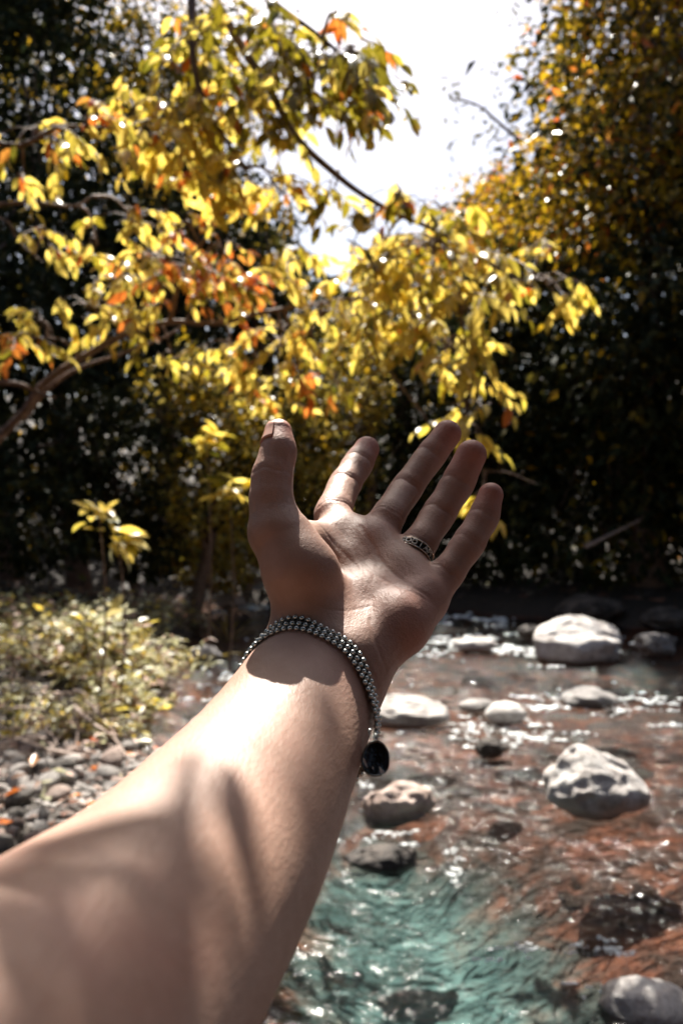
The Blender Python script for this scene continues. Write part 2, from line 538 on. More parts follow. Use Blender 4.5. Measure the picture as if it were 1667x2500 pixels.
bead_me = bpy.data.meshes.new('bead'); bm.to_mesh(bead_me); bm.free(); bead_me.materials.append(steel)
links = []
grid = [resample(r, nbead, (.0, .5, .0)[i]) for i, r in enumerate(ROWS)]
for i, row in enumerate(grid):
    for p in row: link('bead', bead_me, parent=bracelet, loc=tuple(p - BC))
    for k in range(nbead):
        a, b = row[k], row[(k + 1) % nbead]
        links.append(tube([a, (a + b) / 2 - norm((a + b) / 2 - BC) * .0003, b], .0005, 5))
        if i < 2:
            c = grid[i + 1][k]; links.append(tube([a, c], .00042, 4))
            c = grid[i + 1][k - 1 if i == 0 else (k + 1) % nbead]; links.append(tube([a, c], .00042, 4))
V_, F_ = join_arrays(links)
o = link('chain', mesh_np('chain', V_ - BC, F_, True, [dark_steel]), parent=bracelet); tag(o, kind='stuff')

# charm: jump rings and a dark oval disc with pale wedges on its face
def ring_mesh(c, nrm, R, r, mat, parent, base, name='jump_ring', n=24):
    nrm = norm(nrm); a = norm(np.cross(nrm, [.3, .2, .9])); b = np.cross(nrm, a)
    t = np.linspace(0, 2 * math.pi, n, endpoint=False)[:, None]
    v, f = tube(c + (np.cos(t) * a + np.sin(t) * b) * R, r, 8, closed=True)
    return link(name, mesh_np(name, v - base, f, True, [mat]), parent=parent)
YP = .322
pc = P(917, 1853, YP)
charm = empty('charm', tuple(pc)); charm.parent = bracelet; charm.location = tuple(pc - BC)
attach = P(921, 1786, YP + .002)
s_ = YP / FPX
ring_mesh(P(917, 1800, YP), (1, .5, .1), 9 * s_, 2.0 * s_, steel, bracelet, BC)
ring_mesh(P(908, 1790, YP + .001), (.6, -.6, .4), 11 * s_, 1.8 * s_, steel, bracelet, BC)
dx = norm(P(960, 1853, YP) - pc); dz = norm(P(917, 1800, YP) - pc); dn = norm(np.array([.12, -.93, .34]))
dx = norm(np.array([1, .1, -.04])); dx = norm(dx - (dx @ dn) * dn); dz = np.cross(dn, dx) * -1
if dz[2] < 0: dz = -dz
n = 56; t = np.linspace(0, 2 * math.pi, n, endpoint=False)
# an uneven oval, pinched on its right side
R = 1 + .035 * np.cos(3 * t + .6) - .07 * np.exp(-((t - .05) / .32) ** 2) - .07 * np.exp(-((t - 2 * math.pi - .05) / .32) ** 2) + .03 * np.cos(2 * t + 1.5)
ox = np.cos(t) * R * 36 * s_; oz = np.sin(t) * R * 43 * s_
ca, sa = math.cos(.25), math.sin(.25)
ox, oz = ox * ca + oz * sa, -ox * sa + oz * ca
def prof(scale, h):
    return (ox[:, None] * dx + oz[:, None] * dz) * scale + dn * h
rings_ = [prof(.0, -.0011) * 0 - dn * .0011, prof(.90, -.0011), prof(1, -.0006), prof(1.0, .0004), prof(.96, .0011), prof(.90, .0010), prof(.86, .0003)]
Vd = np.vstack(rings_[1:]); F = []
for k in range(5):
    for i in range(n):
        F.append((k * n + i, k * n + (i + 1) % n, (k + 1) * n + (i + 1) % n, (k + 1) * n + i))
Vd = np.vstack([Vd, -dn[None] * .0011])
rim = bpy.data.meshes.new('charm_rim')
rim.from_pydata(Vd.tolist(), [], F + [((i + 1) % n, i, len(Vd) - 1) for i in range(n)]); rim.materials.append(metal('charm_metal', (.20, .21, .20), .22))
for p in rim.polygons: p.use_smooth = True
link('charm_rim', rim, parent=charm)
enamel, _, eb, _ = new_mat('black_enamel')
eb.inputs['Base Color'].default_value = (.012, .010, .008, 1); eb.inputs['Roughness'].default_value = .12; eb.inputs['Coat Weight'].default_value = .6
fc = prof(.875, .00045)
md = prof(.5, .00075)
me = bpy.data.meshes.new('charm_face')
me.from_pydata(np.vstack([fc, md, dn[None] * .0009]).tolist(), [], [(i, (i + 1) % n, n + (i + 1) % n, n + i) for i in range(n)] + [(n + i, n + (i + 1) % n, 2 * n) for i in range(n)])
for p in me.polygons: p.use_smooth = True
me.materials.append(enamel); link('charm_face', me, parent=charm)
wedge_m, _, sb_, _ = new_mat('pale_grey')
sb_.inputs['Base Color'].default_value = (.78, .80, .76, 1); sb_.inputs['Roughness'].default_value = .3
def pale_wedge(poly):
    pts = [np.array([(x - 917) * s_, 0, -(y - 1853) * s_]) for x, y in poly]
    pts = [p[0] * dx + p[2] * dz + dn * .0010 for p in pts]
    V = pts + [p - dn * .0006 for p in pts]; m = len(pts)
    F = [tuple(range(m)), tuple(range(2 * m - 1, m - 1, -1))] + [(i, m + i, m + (i + 1) % m, (i + 1) % m) for i in range(m)]
    me = bpy.data.meshes.new('pale_wedge'); me.from_pydata([tuple(v) for v in V], [], F); me.materials.append(wedge_m)
    link('pale_wedge', me, parent=charm)
pale_wedge([(884, 1848), (889, 1854), (894, 1866), (896, 1874), (890, 1868), (885, 1858)])
pale_wedge([(924, 1871), (931, 1876), (938, 1885), (933, 1890), (926, 1884)])
pale_wedge([(908, 1870), (911, 1874), (910, 1878), (907, 1875)])

# ------------------------------------------------------------------ engraved ring on the ring finger
(ra_, rr0), (rb_, rr1) = RING[1], RING[2]
fax = norm(rb_ - ra_)
# the band sits where its near side shows in the photograph
g, _ = hits([(988, 1308), (1010, 1322), (1038, 1347), (1052, 1365)])
gm = g.mean(0)
rc = ra_ + fax * ((gm - ra_) @ fax)
rn = norm(fax + np.array([.0, -.10, .10])); rn = norm(rn)
u1 = norm(np.cross(rn, [0, 0, 1.])); u2 = np.cross(rn, u1)
def skin_r(c, n=96):
    t = np.linspace(0, 2 * math.pi, n, endpoint=False); d = np.cos(t)[:, None] * u1 + np.sin(t)[:, None] * u2
    r = np.full(n, .0145)
    for _ in range(50):
        x = np.minimum(*[cone(c + d * r[:, None], RING[i], RING[i + 1]) for i in (0, 1)]); r = np.where(x > 1e-4, r - x * .8, r)
    return t, d, r
tt, dd_, rs = skin_r(rc)
rs = np.full_like(rs, rs.max() * .5 + rs.mean() * .5) + .0004
ring_o = empty('ring', tuple(rc)); tag(ring_o, 'silver band ring engraved with capital letters on the ring finger', 'ring')
HW = .0024
def band(prof_, mat, name):
    n = len(tt); V = []
    for (h, dr) in prof_: V.append(dd_ * (rs + dr)[:, None] + rn * h)
    m = len(prof_); F = []
    for k in range(m):
        for i in range(n):
            F.append((k * n + i, k * n + (i + 1) % n, ((k + 1) % m) * n + (i + 1) % n, ((k + 1) % m) * n + i))
    me = mesh_np(name, np.vstack(V), np.array(F), True, [mat]); return link(name, me, parent=ring_o)
silver = metal('worn_silver', (.72, .66, .56), .22)
black_m = metal('blackened_silver', (.02, .02, .018), .5)
band([(-HW, -.0006), (-HW, .0010), (-HW + .0005, .0012), (-HW + .0006, .0005), (-HW + .0008, -.0006)], silver, 'rim')
band([(HW - .0008, -.0006), (HW - .0006, .0005), (HW - .0005, .0012), (HW, .0010), (HW, -.0006)], silver, 'rim')
band([(-HW + .0005, -.0005), (-HW + .0005, .0006), (HW - .0005, .0006), (HW - .0005, -.0005)], black_m, 'band')
# lettering
tcv = bpy.data.curves.new('lettering', 'FONT'); tcv.body = 'GOD I AM'; tcv.size = .0042; tcv.extrude = .0005; tcv.align_x = 'CENTER'; tcv.space_character = 1.05
to = bpy.data.objects.new('lettering', tcv); COL.objects.link(to)
dg = bpy.context.evaluated_depsgraph_get()
lm = bpy.data.meshes.new_from_object(to.evaluated_get(dg)); bpy.data.objects.remove(to)
bmt = bmesh.new(); bm_ = bmt; bm_.from_mesh(lm)
bmesh.ops.subdivide_edges(bm_, edges=[e for e in bm_.edges if e.calc_length() > .0006], cuts=2)
# front of the band faces the camera
tocam = np.array([0, 0, CAMZ]) - rc; tocam = tocam - (tocam @ rn) * rn; tocam = norm(tocam)
acr = norm(np.cross(tocam, rn));
want = P(1100, 1400, .43) - P(960, 1290, .43)
sgn = 1 if acr @ want > 0 else -1
Rr = rs.mean() + .0010
for v in bm_.verts:
    x, y, z = v.co
    ang = (x - .0010) / Rr
    d = math.cos(ang) * tocam + math.sin(ang) * acr * sgn
    p = d * (Rr + z) + rn * ((y - .00145) * 1.0)
    v.co = Vector(p)
# each letter is a piece of its own
bmesh.ops.recalc_face_normals(bm_, faces=bm_.faces)
lm2 = bpy.data.meshes.new('lettering'); bm_.to_mesh(lm2); bm_.free()
letter_m = metal('polished_letters', (.95, .92, .84), .5); letter_m.node_tree.nodes['Principled BSDF'].inputs['Metallic'].default_value = .55
link('lettering', lm2, [letter_m], parent=ring_o)
# ------------------------------------------------------------------ terrain: bed of the stream and its banks
def left_bank(y):
    return np.interp(y, [-4, 0, 2.2, 3.4, 3.9, 4.4, 4.9, 6.1, 7.4, 9.0, 10.6, 11.6, 13], [-.95, -.9, -.88, -.98, -1.02, -1.00, -1.28, -1.42, -1.55, -1.75, -2.2, -3.6, -6.5])
def far_bank(x):
    return np.interp(x, [-8, -3, -1.6, -.9, 0, 1.5, 2.6, 3.6, 6, 12, 40], [14, 13.0, 12.2, 11.3, 11.0, 10.8, 9.9, 9.2, 8.6, 8.5, 9])
def ground_z(x, y):
    p = np.stack([x, y, 0 * x], -1)
    n = fbm(p * .9, 5, 4) * .05
    dl = left_bank(y) - x + .12 * vnoise(p * 1.7, 3)         # metres inside the left bank
    dfar = y - far_bank(x) + .25 * vnoise(p * 1.1, 8)
    d = np.maximum(dl, dfar)
    up = np.where(d > 0, np.minimum(d, .35) * .42 + np.clip(d - .35, 0, 6) * .16 + np.clip(d - 5, 0, 22) * .30, 0)
    dn = np.where(d < 0, -.26 * (1 - np.exp(d / .55)), 0)
    pool = -.36 * np.exp(-(((x - .22 + .10 * (y - 3.6)) / (.72 - .24 * np.clip(y - 3.2, 0, 1.4))) ** 2 + ((y - 3.1) / 1.35) ** 4))
    # the pebble beach in the left foreground is nearly flat
    beach = np.exp(-np.clip(y - 4.3, 0, 9) ** 2 / .3) * (x < 0)
    up = up * (1 - .45 * beach)
    return up + dn + pool * (d < 0) + n * np.clip(np.abs(d) * 3, .15, 1) * np.where(d < 0, .8, 1.3)

def axis_pts(lo, hi, fine_lo, fine_hi, step):
    a = [fine_lo]
    s = step
    while a[-1] > lo: s *= 1.22; a.append(a[-1] - s)
    b = list(np.arange(fine_lo, fine_hi, step)); s = step
    while b[-1] < hi: s *= 1.22; b.append(b[-1] + s)
    return np.array(a[:0:-1] + b)
def sheet(name, xs, ys, zf, mat):
    X, Y = np.meshgrid(xs, ys, indexing='ij'); Z = zf(X, Y)
    nx, ny = X.shape
    i = np.arange(nx - 1)[:, None] * ny + np.arange(ny - 1)[None]
    F = np.stack([i, i + ny, i + ny + 1, i + 1], -1).reshape(-1, 4)
    return mesh_np(name, np.stack([X, Y, Z], -1).reshape(-1, 3), F, True, [mat])

gm, t, b, o = new_mat('stream_bed_and_forest_floor')
geo = N(t, 'ShaderNodeNewGeometry'); sep = N(t, 'ShaderNodeSeparateXYZ'); t.links.new(geo.outputs['Position'], sep.inputs[0])
vo = N(t, 'ShaderNodeTexVoronoi', Scale=7.0, Randomness=1.0); vo2 = N(t, 'ShaderNodeTexVoronoi', Scale=23.0)
no = N(t, 'ShaderNodeTexNoise', Scale=4.0, Detail=6.0, Roughness=.6, Distortion=.6); no2 = N(t, 'ShaderNodeTexNoise', Scale=40.0, Detail=5.0, Roughness=.7)
for x in (vo, vo2, no, no2): t.links.new(geo.outputs['Position'], x.inputs['Vector'])
bedc = ramp(t, no.outputs['Fac'], [(.34, (.012, .006, .004)), (.46, (.045, .018, .009)), (.56, (.135, .042, .016)), (.70, (.22, .080, .034))])
stc = ramp(t, vo2.outputs['Color'], [(.0, (.35, .3, .28)), (.6, (.9, .85, .8)), (1, (1.5, 1.4, 1.3))])
mb = N(t, 'ShaderNodeMix', data_type='RGBA', blend_type='MULTIPLY'); mb.inputs[0].default_value = .75
t.links.new(bedc.outputs[0], mb.inputs[6]); t.links.new(stc.outputs[0], mb.inputs[7])
# teal of reflected sky painted into the bed where the pool is deep
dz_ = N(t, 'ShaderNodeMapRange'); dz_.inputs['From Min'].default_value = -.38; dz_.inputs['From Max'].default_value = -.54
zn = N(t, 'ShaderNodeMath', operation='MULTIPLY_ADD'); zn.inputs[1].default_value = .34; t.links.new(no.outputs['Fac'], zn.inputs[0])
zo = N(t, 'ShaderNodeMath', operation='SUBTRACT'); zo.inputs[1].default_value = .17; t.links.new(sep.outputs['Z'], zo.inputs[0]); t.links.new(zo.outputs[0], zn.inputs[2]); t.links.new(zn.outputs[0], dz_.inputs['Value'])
sky_teal = ramp(t, no.outputs['Fac'], [(.32, (.010, .036, .040)), (.44, (.05, .15, .16)), (.64, (.14, .31, .32))])
ms = N(t, 'ShaderNodeMix', data_type='RGBA'); t.links.new(dz_.outputs[0], ms.inputs[0]); t.links.new(mb.outputs[2], ms.inputs[6]); t.links.new(sky_teal.outputs[0], ms.inputs[7])
# above the water: leaf litter and soil
lit = ramp(t, no2.outputs['Fac'], [(.3, (.012, .008, .006)), (.5, (.028, .019, .012)), (.62, (.05, .034, .022)), (.78, (.12, .085, .06))])
up_ = N(t, 'ShaderNodeMapRange'); up_.inputs['From Min'].default_value = -.02; up_.inputs['From Max'].default_value = .03
t.links.new(sep.outputs['Z'], up_.inputs['Value'])
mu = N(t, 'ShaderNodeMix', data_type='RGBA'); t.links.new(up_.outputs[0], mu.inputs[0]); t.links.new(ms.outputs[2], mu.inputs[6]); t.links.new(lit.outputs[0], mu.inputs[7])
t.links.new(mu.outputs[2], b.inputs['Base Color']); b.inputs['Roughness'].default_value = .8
bp = N(t, 'ShaderNodeBump', Strength=.5, Distance=.02); t.links.new(no2.outputs['Fac'], bp.inputs['Height']); t.links.new(bp.outputs[0], b.inputs['Normal'])
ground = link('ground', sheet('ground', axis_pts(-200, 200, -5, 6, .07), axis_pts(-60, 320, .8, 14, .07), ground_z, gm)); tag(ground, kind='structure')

# ------------------------------------------------------------------ rocks
def rock_mat(name, lo, mid, hi, scale=9.0, rough=.7, wet=True):
    m, t, b, o = new_mat(name)
    c = N(t, 'ShaderNodeTexCoord'); oi = N(t, 'ShaderNodeObjectInfo')
    av = N(t, 'ShaderNodeVectorMath', operation='MULTIPLY_ADD'); av.inputs[1].default_value = (1, 1, 1)
    t.links.new(c.outputs['Object'], av.inputs[0]); t.links.new(oi.outputs['Location'], av.inputs[2])
    n = N(t, 'ShaderNodeTexNoise', Scale=scale, Detail=8.0, Roughness=.65); v = N(t, 'ShaderNodeTexNoise', Scale=scale * 9, Detail=4.0, Roughness=.7)
    t.links.new(av.outputs[0], n.inputs['Vector']); t.links.new(av.outputs[0], v.inputs['Vector'])
    r = ramp(t, n.outputs['Fac'], [(.30, lo), (.48, mid), (.66, hi)])
    sp = ramp(t, v.outputs['Fac'], [(.32, (.45, .42, .40)), (.52, (1, 1, 1))])
    mx = N(t, 'ShaderNodeMix', data_type='RGBA', blend_type='MULTIPLY'); mx.inputs[0].default_value = .6
    t.links.new(r.outputs[0], mx.inputs[6]); t.links.new(sp.outputs[0], mx.inputs[7])
    # the part near the water line is wet and darker
    g = N(t, 'ShaderNodeNewGeometry'); s = N(t, 'ShaderNodeSeparateXYZ'); t.links.new(g.outputs['Position'], s.inputs[0])
    mr = N(t, 'ShaderNodeMapRange'); mr.inputs['From Min'].default_value = .012 if wet else -2; mr.inputs['From Max'].default_value = .060 if wet else -1
    mr.inputs['To Min'].default_value = .32; mr.inputs['To Max'].default_value = 1
    wob = N(t, 'ShaderNodeMath', operation='MULTIPLY_ADD'); wob.inputs[1].default_value = -.05; t.links.new(n.outputs['Fac'], wob.inputs[0]); t.links.new(s.outputs['Z'], wob.inputs[2])
    sh = N(t, 'ShaderNodeMath', operation='ADD'); sh.inputs[1].default_value = .03; t.links.new(wob.outputs[0], sh.inputs[0])
    t.links.new(sh.outputs[0], mr.inputs['Value'])
    mw = N(t, 'ShaderNodeVectorMath', operation='SCALE'); t.links.new(mx.outputs[2], mw.inputs[0]); t.links.new(mr.outputs[0], mw.inputs['Scale'])
    t.links.new(mw.outputs[0], b.inputs['Base Color'])
    rr = N(t, 'ShaderNodeMapRange'); rr.inputs['From Min'].default_value = .32; rr.inputs['From Max'].default_value = 1; rr.inputs['To Min'].default_value = .18; rr.inputs['To Max'].default_value = rough
    t.links.new(mr.outputs[0], rr.inputs['Value']); t.links.new(rr.outputs[0], b.inputs['Roughness'])
    bp = N(t, 'ShaderNodeBump', Strength=.8, Distance=.018); t.links.new(v.outputs['Fac'], bp.inputs['Height']); t.links.new(bp.outputs[0], b.inputs['Normal'])
    return m
pale_rock = rock_mat('pale_limestone', (.20, .16, .14), (.56, .51, .48), (.78, .75, .72))
pink_rock = rock_mat('pinkish_stone', (.26, .16, .12), (.54, .40, .34), (.68, .57, .52))
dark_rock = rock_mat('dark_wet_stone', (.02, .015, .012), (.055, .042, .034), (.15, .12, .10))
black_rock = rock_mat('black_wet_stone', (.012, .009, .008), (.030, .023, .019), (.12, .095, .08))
grey_rock = rock_mat('grey_stone', (.10, .09, .085), (.24, .22, .21), (.42, .39, .37))

def rock_mesh(name, sx, sy, sz, seed, mat, rough=.28, pits=0, sub=5, fac=0.0, bumps=(), front=0):
    bm = bmesh.new(); bmesh.ops.create_icosphere(bm, subdivisions=sub, radius=1)
    bm.verts.ensure_lookup_table()
    U = np.array([v.co[:] for v in bm.verts])
    n = fbm(U * 1.1 + seed * 3.1, seed, 2) * rough + fbm(U * 3.2 + seed, seed + 7, 4) * rough * .3
    r = 1 + n
    r -= .35 * rough * np.abs(vnoise(U * 2.3 + seed * 1.7, seed + 3))      # worn edges
    for (dx, dy, dz, w, h) in bumps:
        c = norm([dx, dy, dz]); r += h * np.exp(-((1 - U @ c) / w))
    for k in range(pits):
        rr = np.random.default_rng(seed * 31 + k); c = norm([rr.normal(), -abs(rr.normal()) - .3, rr.normal() * .6 + .3])
        r -= .10 * np.exp(-((1 - U @ c) / .006))
    V = U * r[:, None]
    # flattened facets
    for k in range(int(fac)):
        rr = np.random.default_rng(seed * 17 + k); c = norm(rr.normal(size=3)); lim = .78 + rr.random() * .18
        dpt = V @ c - lim; V = V - np.where(dpt > 0, dpt * .8, 0)[:, None] * c
    if front:
        for c, lim in (([.05, -.62, .78], front), ([-.5, -.55, .67], front + .12), ([.5, -.5, .7], front + .12)):
            c = norm(c); dpt = V @ c - lim - .10 * fbm(U * 3, seed, 3); V = V - np.where(dpt > 0, dpt * .70, 0)[:, None] * c
    V = V * np.array([sx, sy, sz])
    F = np.array([[v.index for v in f.verts] for f in bm.faces]); bm.free()
    return mesh_np(name, V, F, True, [mat])

def rock(u, v, Y, wpx, hpx, mat, label, seed, deep=.8, rot=0.0, **kw):
    """u, v: middle of the visible part; wpx, hpx: its visible size"""
    c = P(u, v, Y); sx = wpx / 2 * Y / FPX; sz = hpx / 2 * Y / FPX * 1.05
    me = rock_mesh('river_rock', sx, sx * deep, sz, seed, mat, **kw)
    o = link('river_rock', me, loc=tuple(c), rot=(0, 0, rot))
    tag(o, label, 'rock'); return o
def on_water(v): return CAMZ * FPX / (v - 1250)
rock(1415, 1572, 7.35, 250, 120, pale_rock, 'large pale pitted boulder at the far side of the stream, long and low', 3, deep=.7, fac=5, pits=9, rough=.22, front=.62)
rock(1602, 1572, 7.5, 100, 56, grey_rock, 'small rounded dark grey rock right beside the large pale boulder', 12, fac=2)
rock(990, 1742, 5.05, 205, 78, pale_rock, 'long smooth whitish rock lying right behind the hanging charm', 21, deep=.6, rough=.14, front=.6, bumps=((-.5, 0, .4, .3, .2),))
rock(1235, 1742, 5.1, 100, 56, pale_rock, 'smooth pale oval rock in mid-stream sparkles, the rightmost of a touching pair', 24, rough=.12)
rock(1165, 1722, 5.35, 90, 30, grey_rock, 'small flat grey rock in mid-stream touching a pale oval rock', 26, rough=.16)
rock(1440, 1706, 5.6, 120, 50, grey_rock, 'low brownish grey rock in the sparkling riffle at right', 31, rough=.22, fac=3)
rock(1150, 1572, 7.6, 105, 34, pale_rock, 'low washed rock ringed by white water sparkles behind the palm', 33, rough=.2)
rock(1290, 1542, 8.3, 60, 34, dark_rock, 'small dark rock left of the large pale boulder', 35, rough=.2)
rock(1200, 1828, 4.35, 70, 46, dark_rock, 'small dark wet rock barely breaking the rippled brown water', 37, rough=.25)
rock(1447, 1915, 3.55, 222, 156, pale_rock, 'big pale lumpy rock with dark holes standing alone in the brown shallows', 41, deep=.7, pits=5, rough=.22, front=.66, bumps=((-.55, -.2, .8, .5, .10), (1, -.2, -.5, .25, .30), (.6, 0, .8, .3, -.14)))
rock(965, 1962, 3.55, 152, 92, pink_rock, 'pinkish brown knobbly rock in the white flecks below the charm', 45, deep=.7, rough=.34, fac=3, bumps=((.7, -.2, .5, .3, .22), (-.7, 0, -.2, .3, .15)))
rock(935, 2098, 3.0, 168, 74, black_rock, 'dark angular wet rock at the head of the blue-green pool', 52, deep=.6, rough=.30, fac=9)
rock(1600, 2482, 2.15, 250, 150, pale_rock, 'grey rock in the bottom right corner at the edge of the pool', 57, deep=.8, rough=.2, fac=3)
rock(505, 1600, 7.2, 76, 40, grey_rock, 'grey rock in the water beside the leafy left bank', 61, rough=.25, fac=3)
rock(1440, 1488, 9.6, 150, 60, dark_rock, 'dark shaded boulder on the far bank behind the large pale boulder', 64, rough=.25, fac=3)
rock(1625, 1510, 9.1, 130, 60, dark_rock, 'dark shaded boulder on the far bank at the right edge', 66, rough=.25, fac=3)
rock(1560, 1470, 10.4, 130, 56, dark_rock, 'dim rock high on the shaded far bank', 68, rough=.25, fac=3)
rock(612, 1428, 11.6, 60, 34, pale_rock, 'pale rock on the far left bank close beside the wrist', 70, rough=.25, fac=3)
rock(560, 1470, 11.3, 80, 34, pink_rock, 'small pinkish rock at the water edge of the far left bank', 71, rough=.25, fac=3)

# stones of the bed seen through the water: too many and too blurred to count
def stone_field(name, n, xf, mats, smin_, smax, squash=.5, seed=5, sub=1, lift=0.0):
    r = np.random.default_rng(seed)
    bm = bmesh.new(); bmesh.ops.create_icosphere(bm, subdivisions=sub, radius=1)
    U = np.array([v.co[:] for v in bm.verts]); Fc = np.array([[v.index for v in f.verts] for f in bm.faces]); bm.free()
    x, y = xf(r, n)
    s = smin_ + (smax - smin_) * r.random(n) ** 2.2
    sc = np.stack([s * (.8 + .5 * r.random(n)), s * (.7 + .4 * r.random(n)), s * squash * (.6 + .6 * r.random(n))], -1)
    a = r.random(n) * 6.28
    Ub = U[None] * (1 + .16 * r.normal(size=(n, len(U), 1)))
    Q = Ub * sc[:, None]
    X = Q[..., 0] * np.cos(a)[:, None] - Q[..., 1] * np.sin(a)[:, None]; Yv = Q[..., 0] * np.sin(a)[:, None] + Q[..., 1] * np.cos(a)[:, None]
    z = ground_z(x, y) + lift * sc[:, 2]
    V = np.stack([X + x[:, None], Yv + y[:, None], Q[..., 2] + z[:, None]], -1).reshape(-1, 3)
    F = (Fc[None] + (np.arange(n) * len(U))[:, None, None]).reshape(-1, 3)
    mi = np.repeat(r.integers(0, len(mats), n), len(Fc))
    o = link(name, mesh_np(name, V, F, True, mats, mi)); tag(o, kind='stuff'); return o
bed_red = rock_mat('rust_brown_bed_stone', (.05, .018, .010), (.17, .065, .034), (.30, .15, .09))
bed_dk = rock_mat('dark_bed_stone', (.02, .012, .01), (.08, .045, .03), (.20, .12, .08))
def in_stream(r, n):
    y = 1.9 + 9 * r.random(n) ** 1.5; x = -1.3 + (2.4 + y * .75) * r.random(n)
    ok = np.exp(-(((x - .22 + .10 * (y - 3.6)) / (.72 - .24 * np.clip(y - 3.2, 0, 1.4))) ** 2 + ((y - 3.1) / 1.35) ** 4)) < .25
    return np.where(ok, x, -30), y
stone_field('bed_stones', 1300, in_stream, [bed_red, bed_red, bed_dk], .02, .12, .20, 7, 2, -.55)

# ------------------------------------------------------------------ water
wm = bpy.data.materials.new('stream_water'); wm.use_nodes = True; t = wm.node_tree; t.nodes.clear()
out = N(t, 'ShaderNodeOutputMaterial'); tr = N(t, 'ShaderNodeBsdfTransparent'); gl = N(t, 'ShaderNodeBsdfGlossy', Roughness=.10)
tr.inputs['Color'].default_value = (.80, .76, .72, 1)
fr = N(t, 'ShaderNodeFresnel', IOR=1.34); mxs = N(t, 'ShaderNodeMixShader')
g = N(t, 'ShaderNodeNewGeometry')
mp1 = N(t, 'ShaderNodeMapping'); mp1.inputs['Scale'].default_value = (1, 1.7, 1); mp1.inputs['Rotation'].default_value = (0, 0, .5)
t.links.new(g.outputs['Position'], mp1.inputs['Vector'])
# gentle undulation everywhere, finer rippling in the riffles
a1 = N(t, 'ShaderNodeTexNoise', Scale=7.0, Detail=3.0, Distortion=1.2); a2 = N(t, 'ShaderNodeTexNoise', Scale=34.0, Detail=3.0, Distortion=.8)
rif = N(t, 'ShaderNodeAttribute', attribute_name='riffle')
for x in (a1, a2): t.links.new(mp1.outputs[0], x.inputs['Vector'])
b1 = N(t, 'ShaderNodeBump', Strength=1.0, Distance=.075); t.links.new(a1.outputs['Fac'], b1.inputs['Height'])
hs = N(t, 'ShaderNodeMath', operation='MULTIPLY'); t.links.new(a2.outputs['Fac'], hs.inputs[0]); t.links.new(rif.outputs['Fac'], hs.inputs[1])
b2 = N(t, 'ShaderNodeBump', Strength=1.0, Distance=.060); t.links.new(hs.outputs[0], b2.inputs['Height']); t.links.new(b1.outputs[0], b2.inputs['Normal'])
for x in (gl, fr): t.links.new(b2.outputs[0], x.inputs['Normal'])
t.links.new(fr.outputs[0], mxs.inputs[0]); t.links.new(tr.outputs[0], mxs.inputs[1]); t.links.new(gl.outputs[0], mxs.inputs[2]); t.links.new(mxs.outputs[0], out.inputs['Surface'])
RIF = []  # where the water breaks: u, v, half width, half height in the picture, strength
for a in ((1160, 1510, 110, 16, 1), (1160, 1580, 150, 32, 1.2), (1420, 1600, 130, 18, .9), (1240, 1775, 170, 34, 1.2), (1500, 1725, 190, 30, 1.1), (1180, 1830, 60, 16, .9), (560, 1680, 70, 35, .8),
          (860, 1930, 80, 60, .5), (960, 2045, 120, 30, .6), (880, 2120, 150, 40, .35), (1110, 2120, 80, 50, .35), (1300, 2330, 130, 30, .9), (1470, 2320, 90, 40, 1.0), (1450, 2420, 70, 20, .7), (600, 1480, 70, 14, .8)):
    Yc = on_water(a[1]); RIF.append(((a[0] - 833.5) / FPX * Yc, Yc, a[2] * Yc / FPX, (on_water(a[1] - a[3]) - on_water(a[1] + a[3])) / 2, a[4]))
def riffle(x, y):
    r = .05 + 0 * x
    for cx, cy, rx, ry, s in RIF: r = np.maximum(r, s * np.exp(-((x - cx) / rx) ** 2 - ((y - cy) / ry) ** 2))
    return r
def water_z(x, y):
    p = np.stack([x * 1.0 + .3 * y, y * 1.5, 0 * x], -1)
    return .009 * fbm(p * 3.5, 21, 3) + riffle(x, y) * .012 * fbm(p * 9, 25, 2)
xs = axis_pts(-9, 40, -1.7, 4.6, .028); ys = axis_pts(-6, 15, 1.6, 9, .028)
wme = sheet('stream_water', xs, ys, water_z, wm)
co = np.empty(len(wme.vertices) * 3, np.float32); wme.vertices.foreach_get('co', co); co = co.reshape(-1, 3)
at = wme.attributes.new('riffle', 'FLOAT', 'POINT'); at.data.foreach_set('value', riffle(co[:, 0], co[:, 1]).astype(np.float32))
water = link('stream_water', wme); tag(water, kind='structure')

# white foam flecks where the water breaks, also standing in for sun glints
bm = bmesh.new(); bmesh.ops.create_icosphere(bm, subdivisions=1, radius=1)
Uf = np.array([v.co[:] for v in bm.verts]); Ff = np.array([[v.index for v in f.verts] for f in bm.faces]); bm.free()
r = np.random.default_rng(15); fx = []; fy = []
for (cx, cy, rx, ry, s) in RIF:
    n = int(14 + rx * ry / (cy * cy) * 38000 * s)
    k = 5 + int(n / 14); gx = r.normal(size=k) * rx * .55; gy = r.normal(size=k) * ry * .5
    j = r.integers(0, k, n)
    fx.append(cx + gx[j] + r.normal(size=n) * rx * .14); fy.append(cy + gy[j] + r.normal(size=n) * ry * .07)
fx = np.concatenate(fx + [np.array(-1.2 + 5 * r.random(70))]); fy = np.concatenate(fy + [2.2 + 7 * r.random(70)])
keep = (left_bank(fy) < fx - .1) & (fy < far_bank(fx)); fx, fy = fx[keep], fy[keep]; n = len(fx)
s = np.where(fy > 4.5, .0031, .0024) * fy * (.45 + .9 * r.random(n) ** 2)
V = Uf[None] * np.stack([s * (1 + .5 * r.random(n)), s, s * .45], -1)[:, None] + np.stack([fx, fy, water_z(fx, fy) + s * .15], -1)[:, None]
foam_glints, _, fb_, _ = new_mat('foam_glints'); fb_.inputs['Base Color'].default_value = (.85, .88, .88, 1); fb_.inputs['Roughness'].default_value = .25
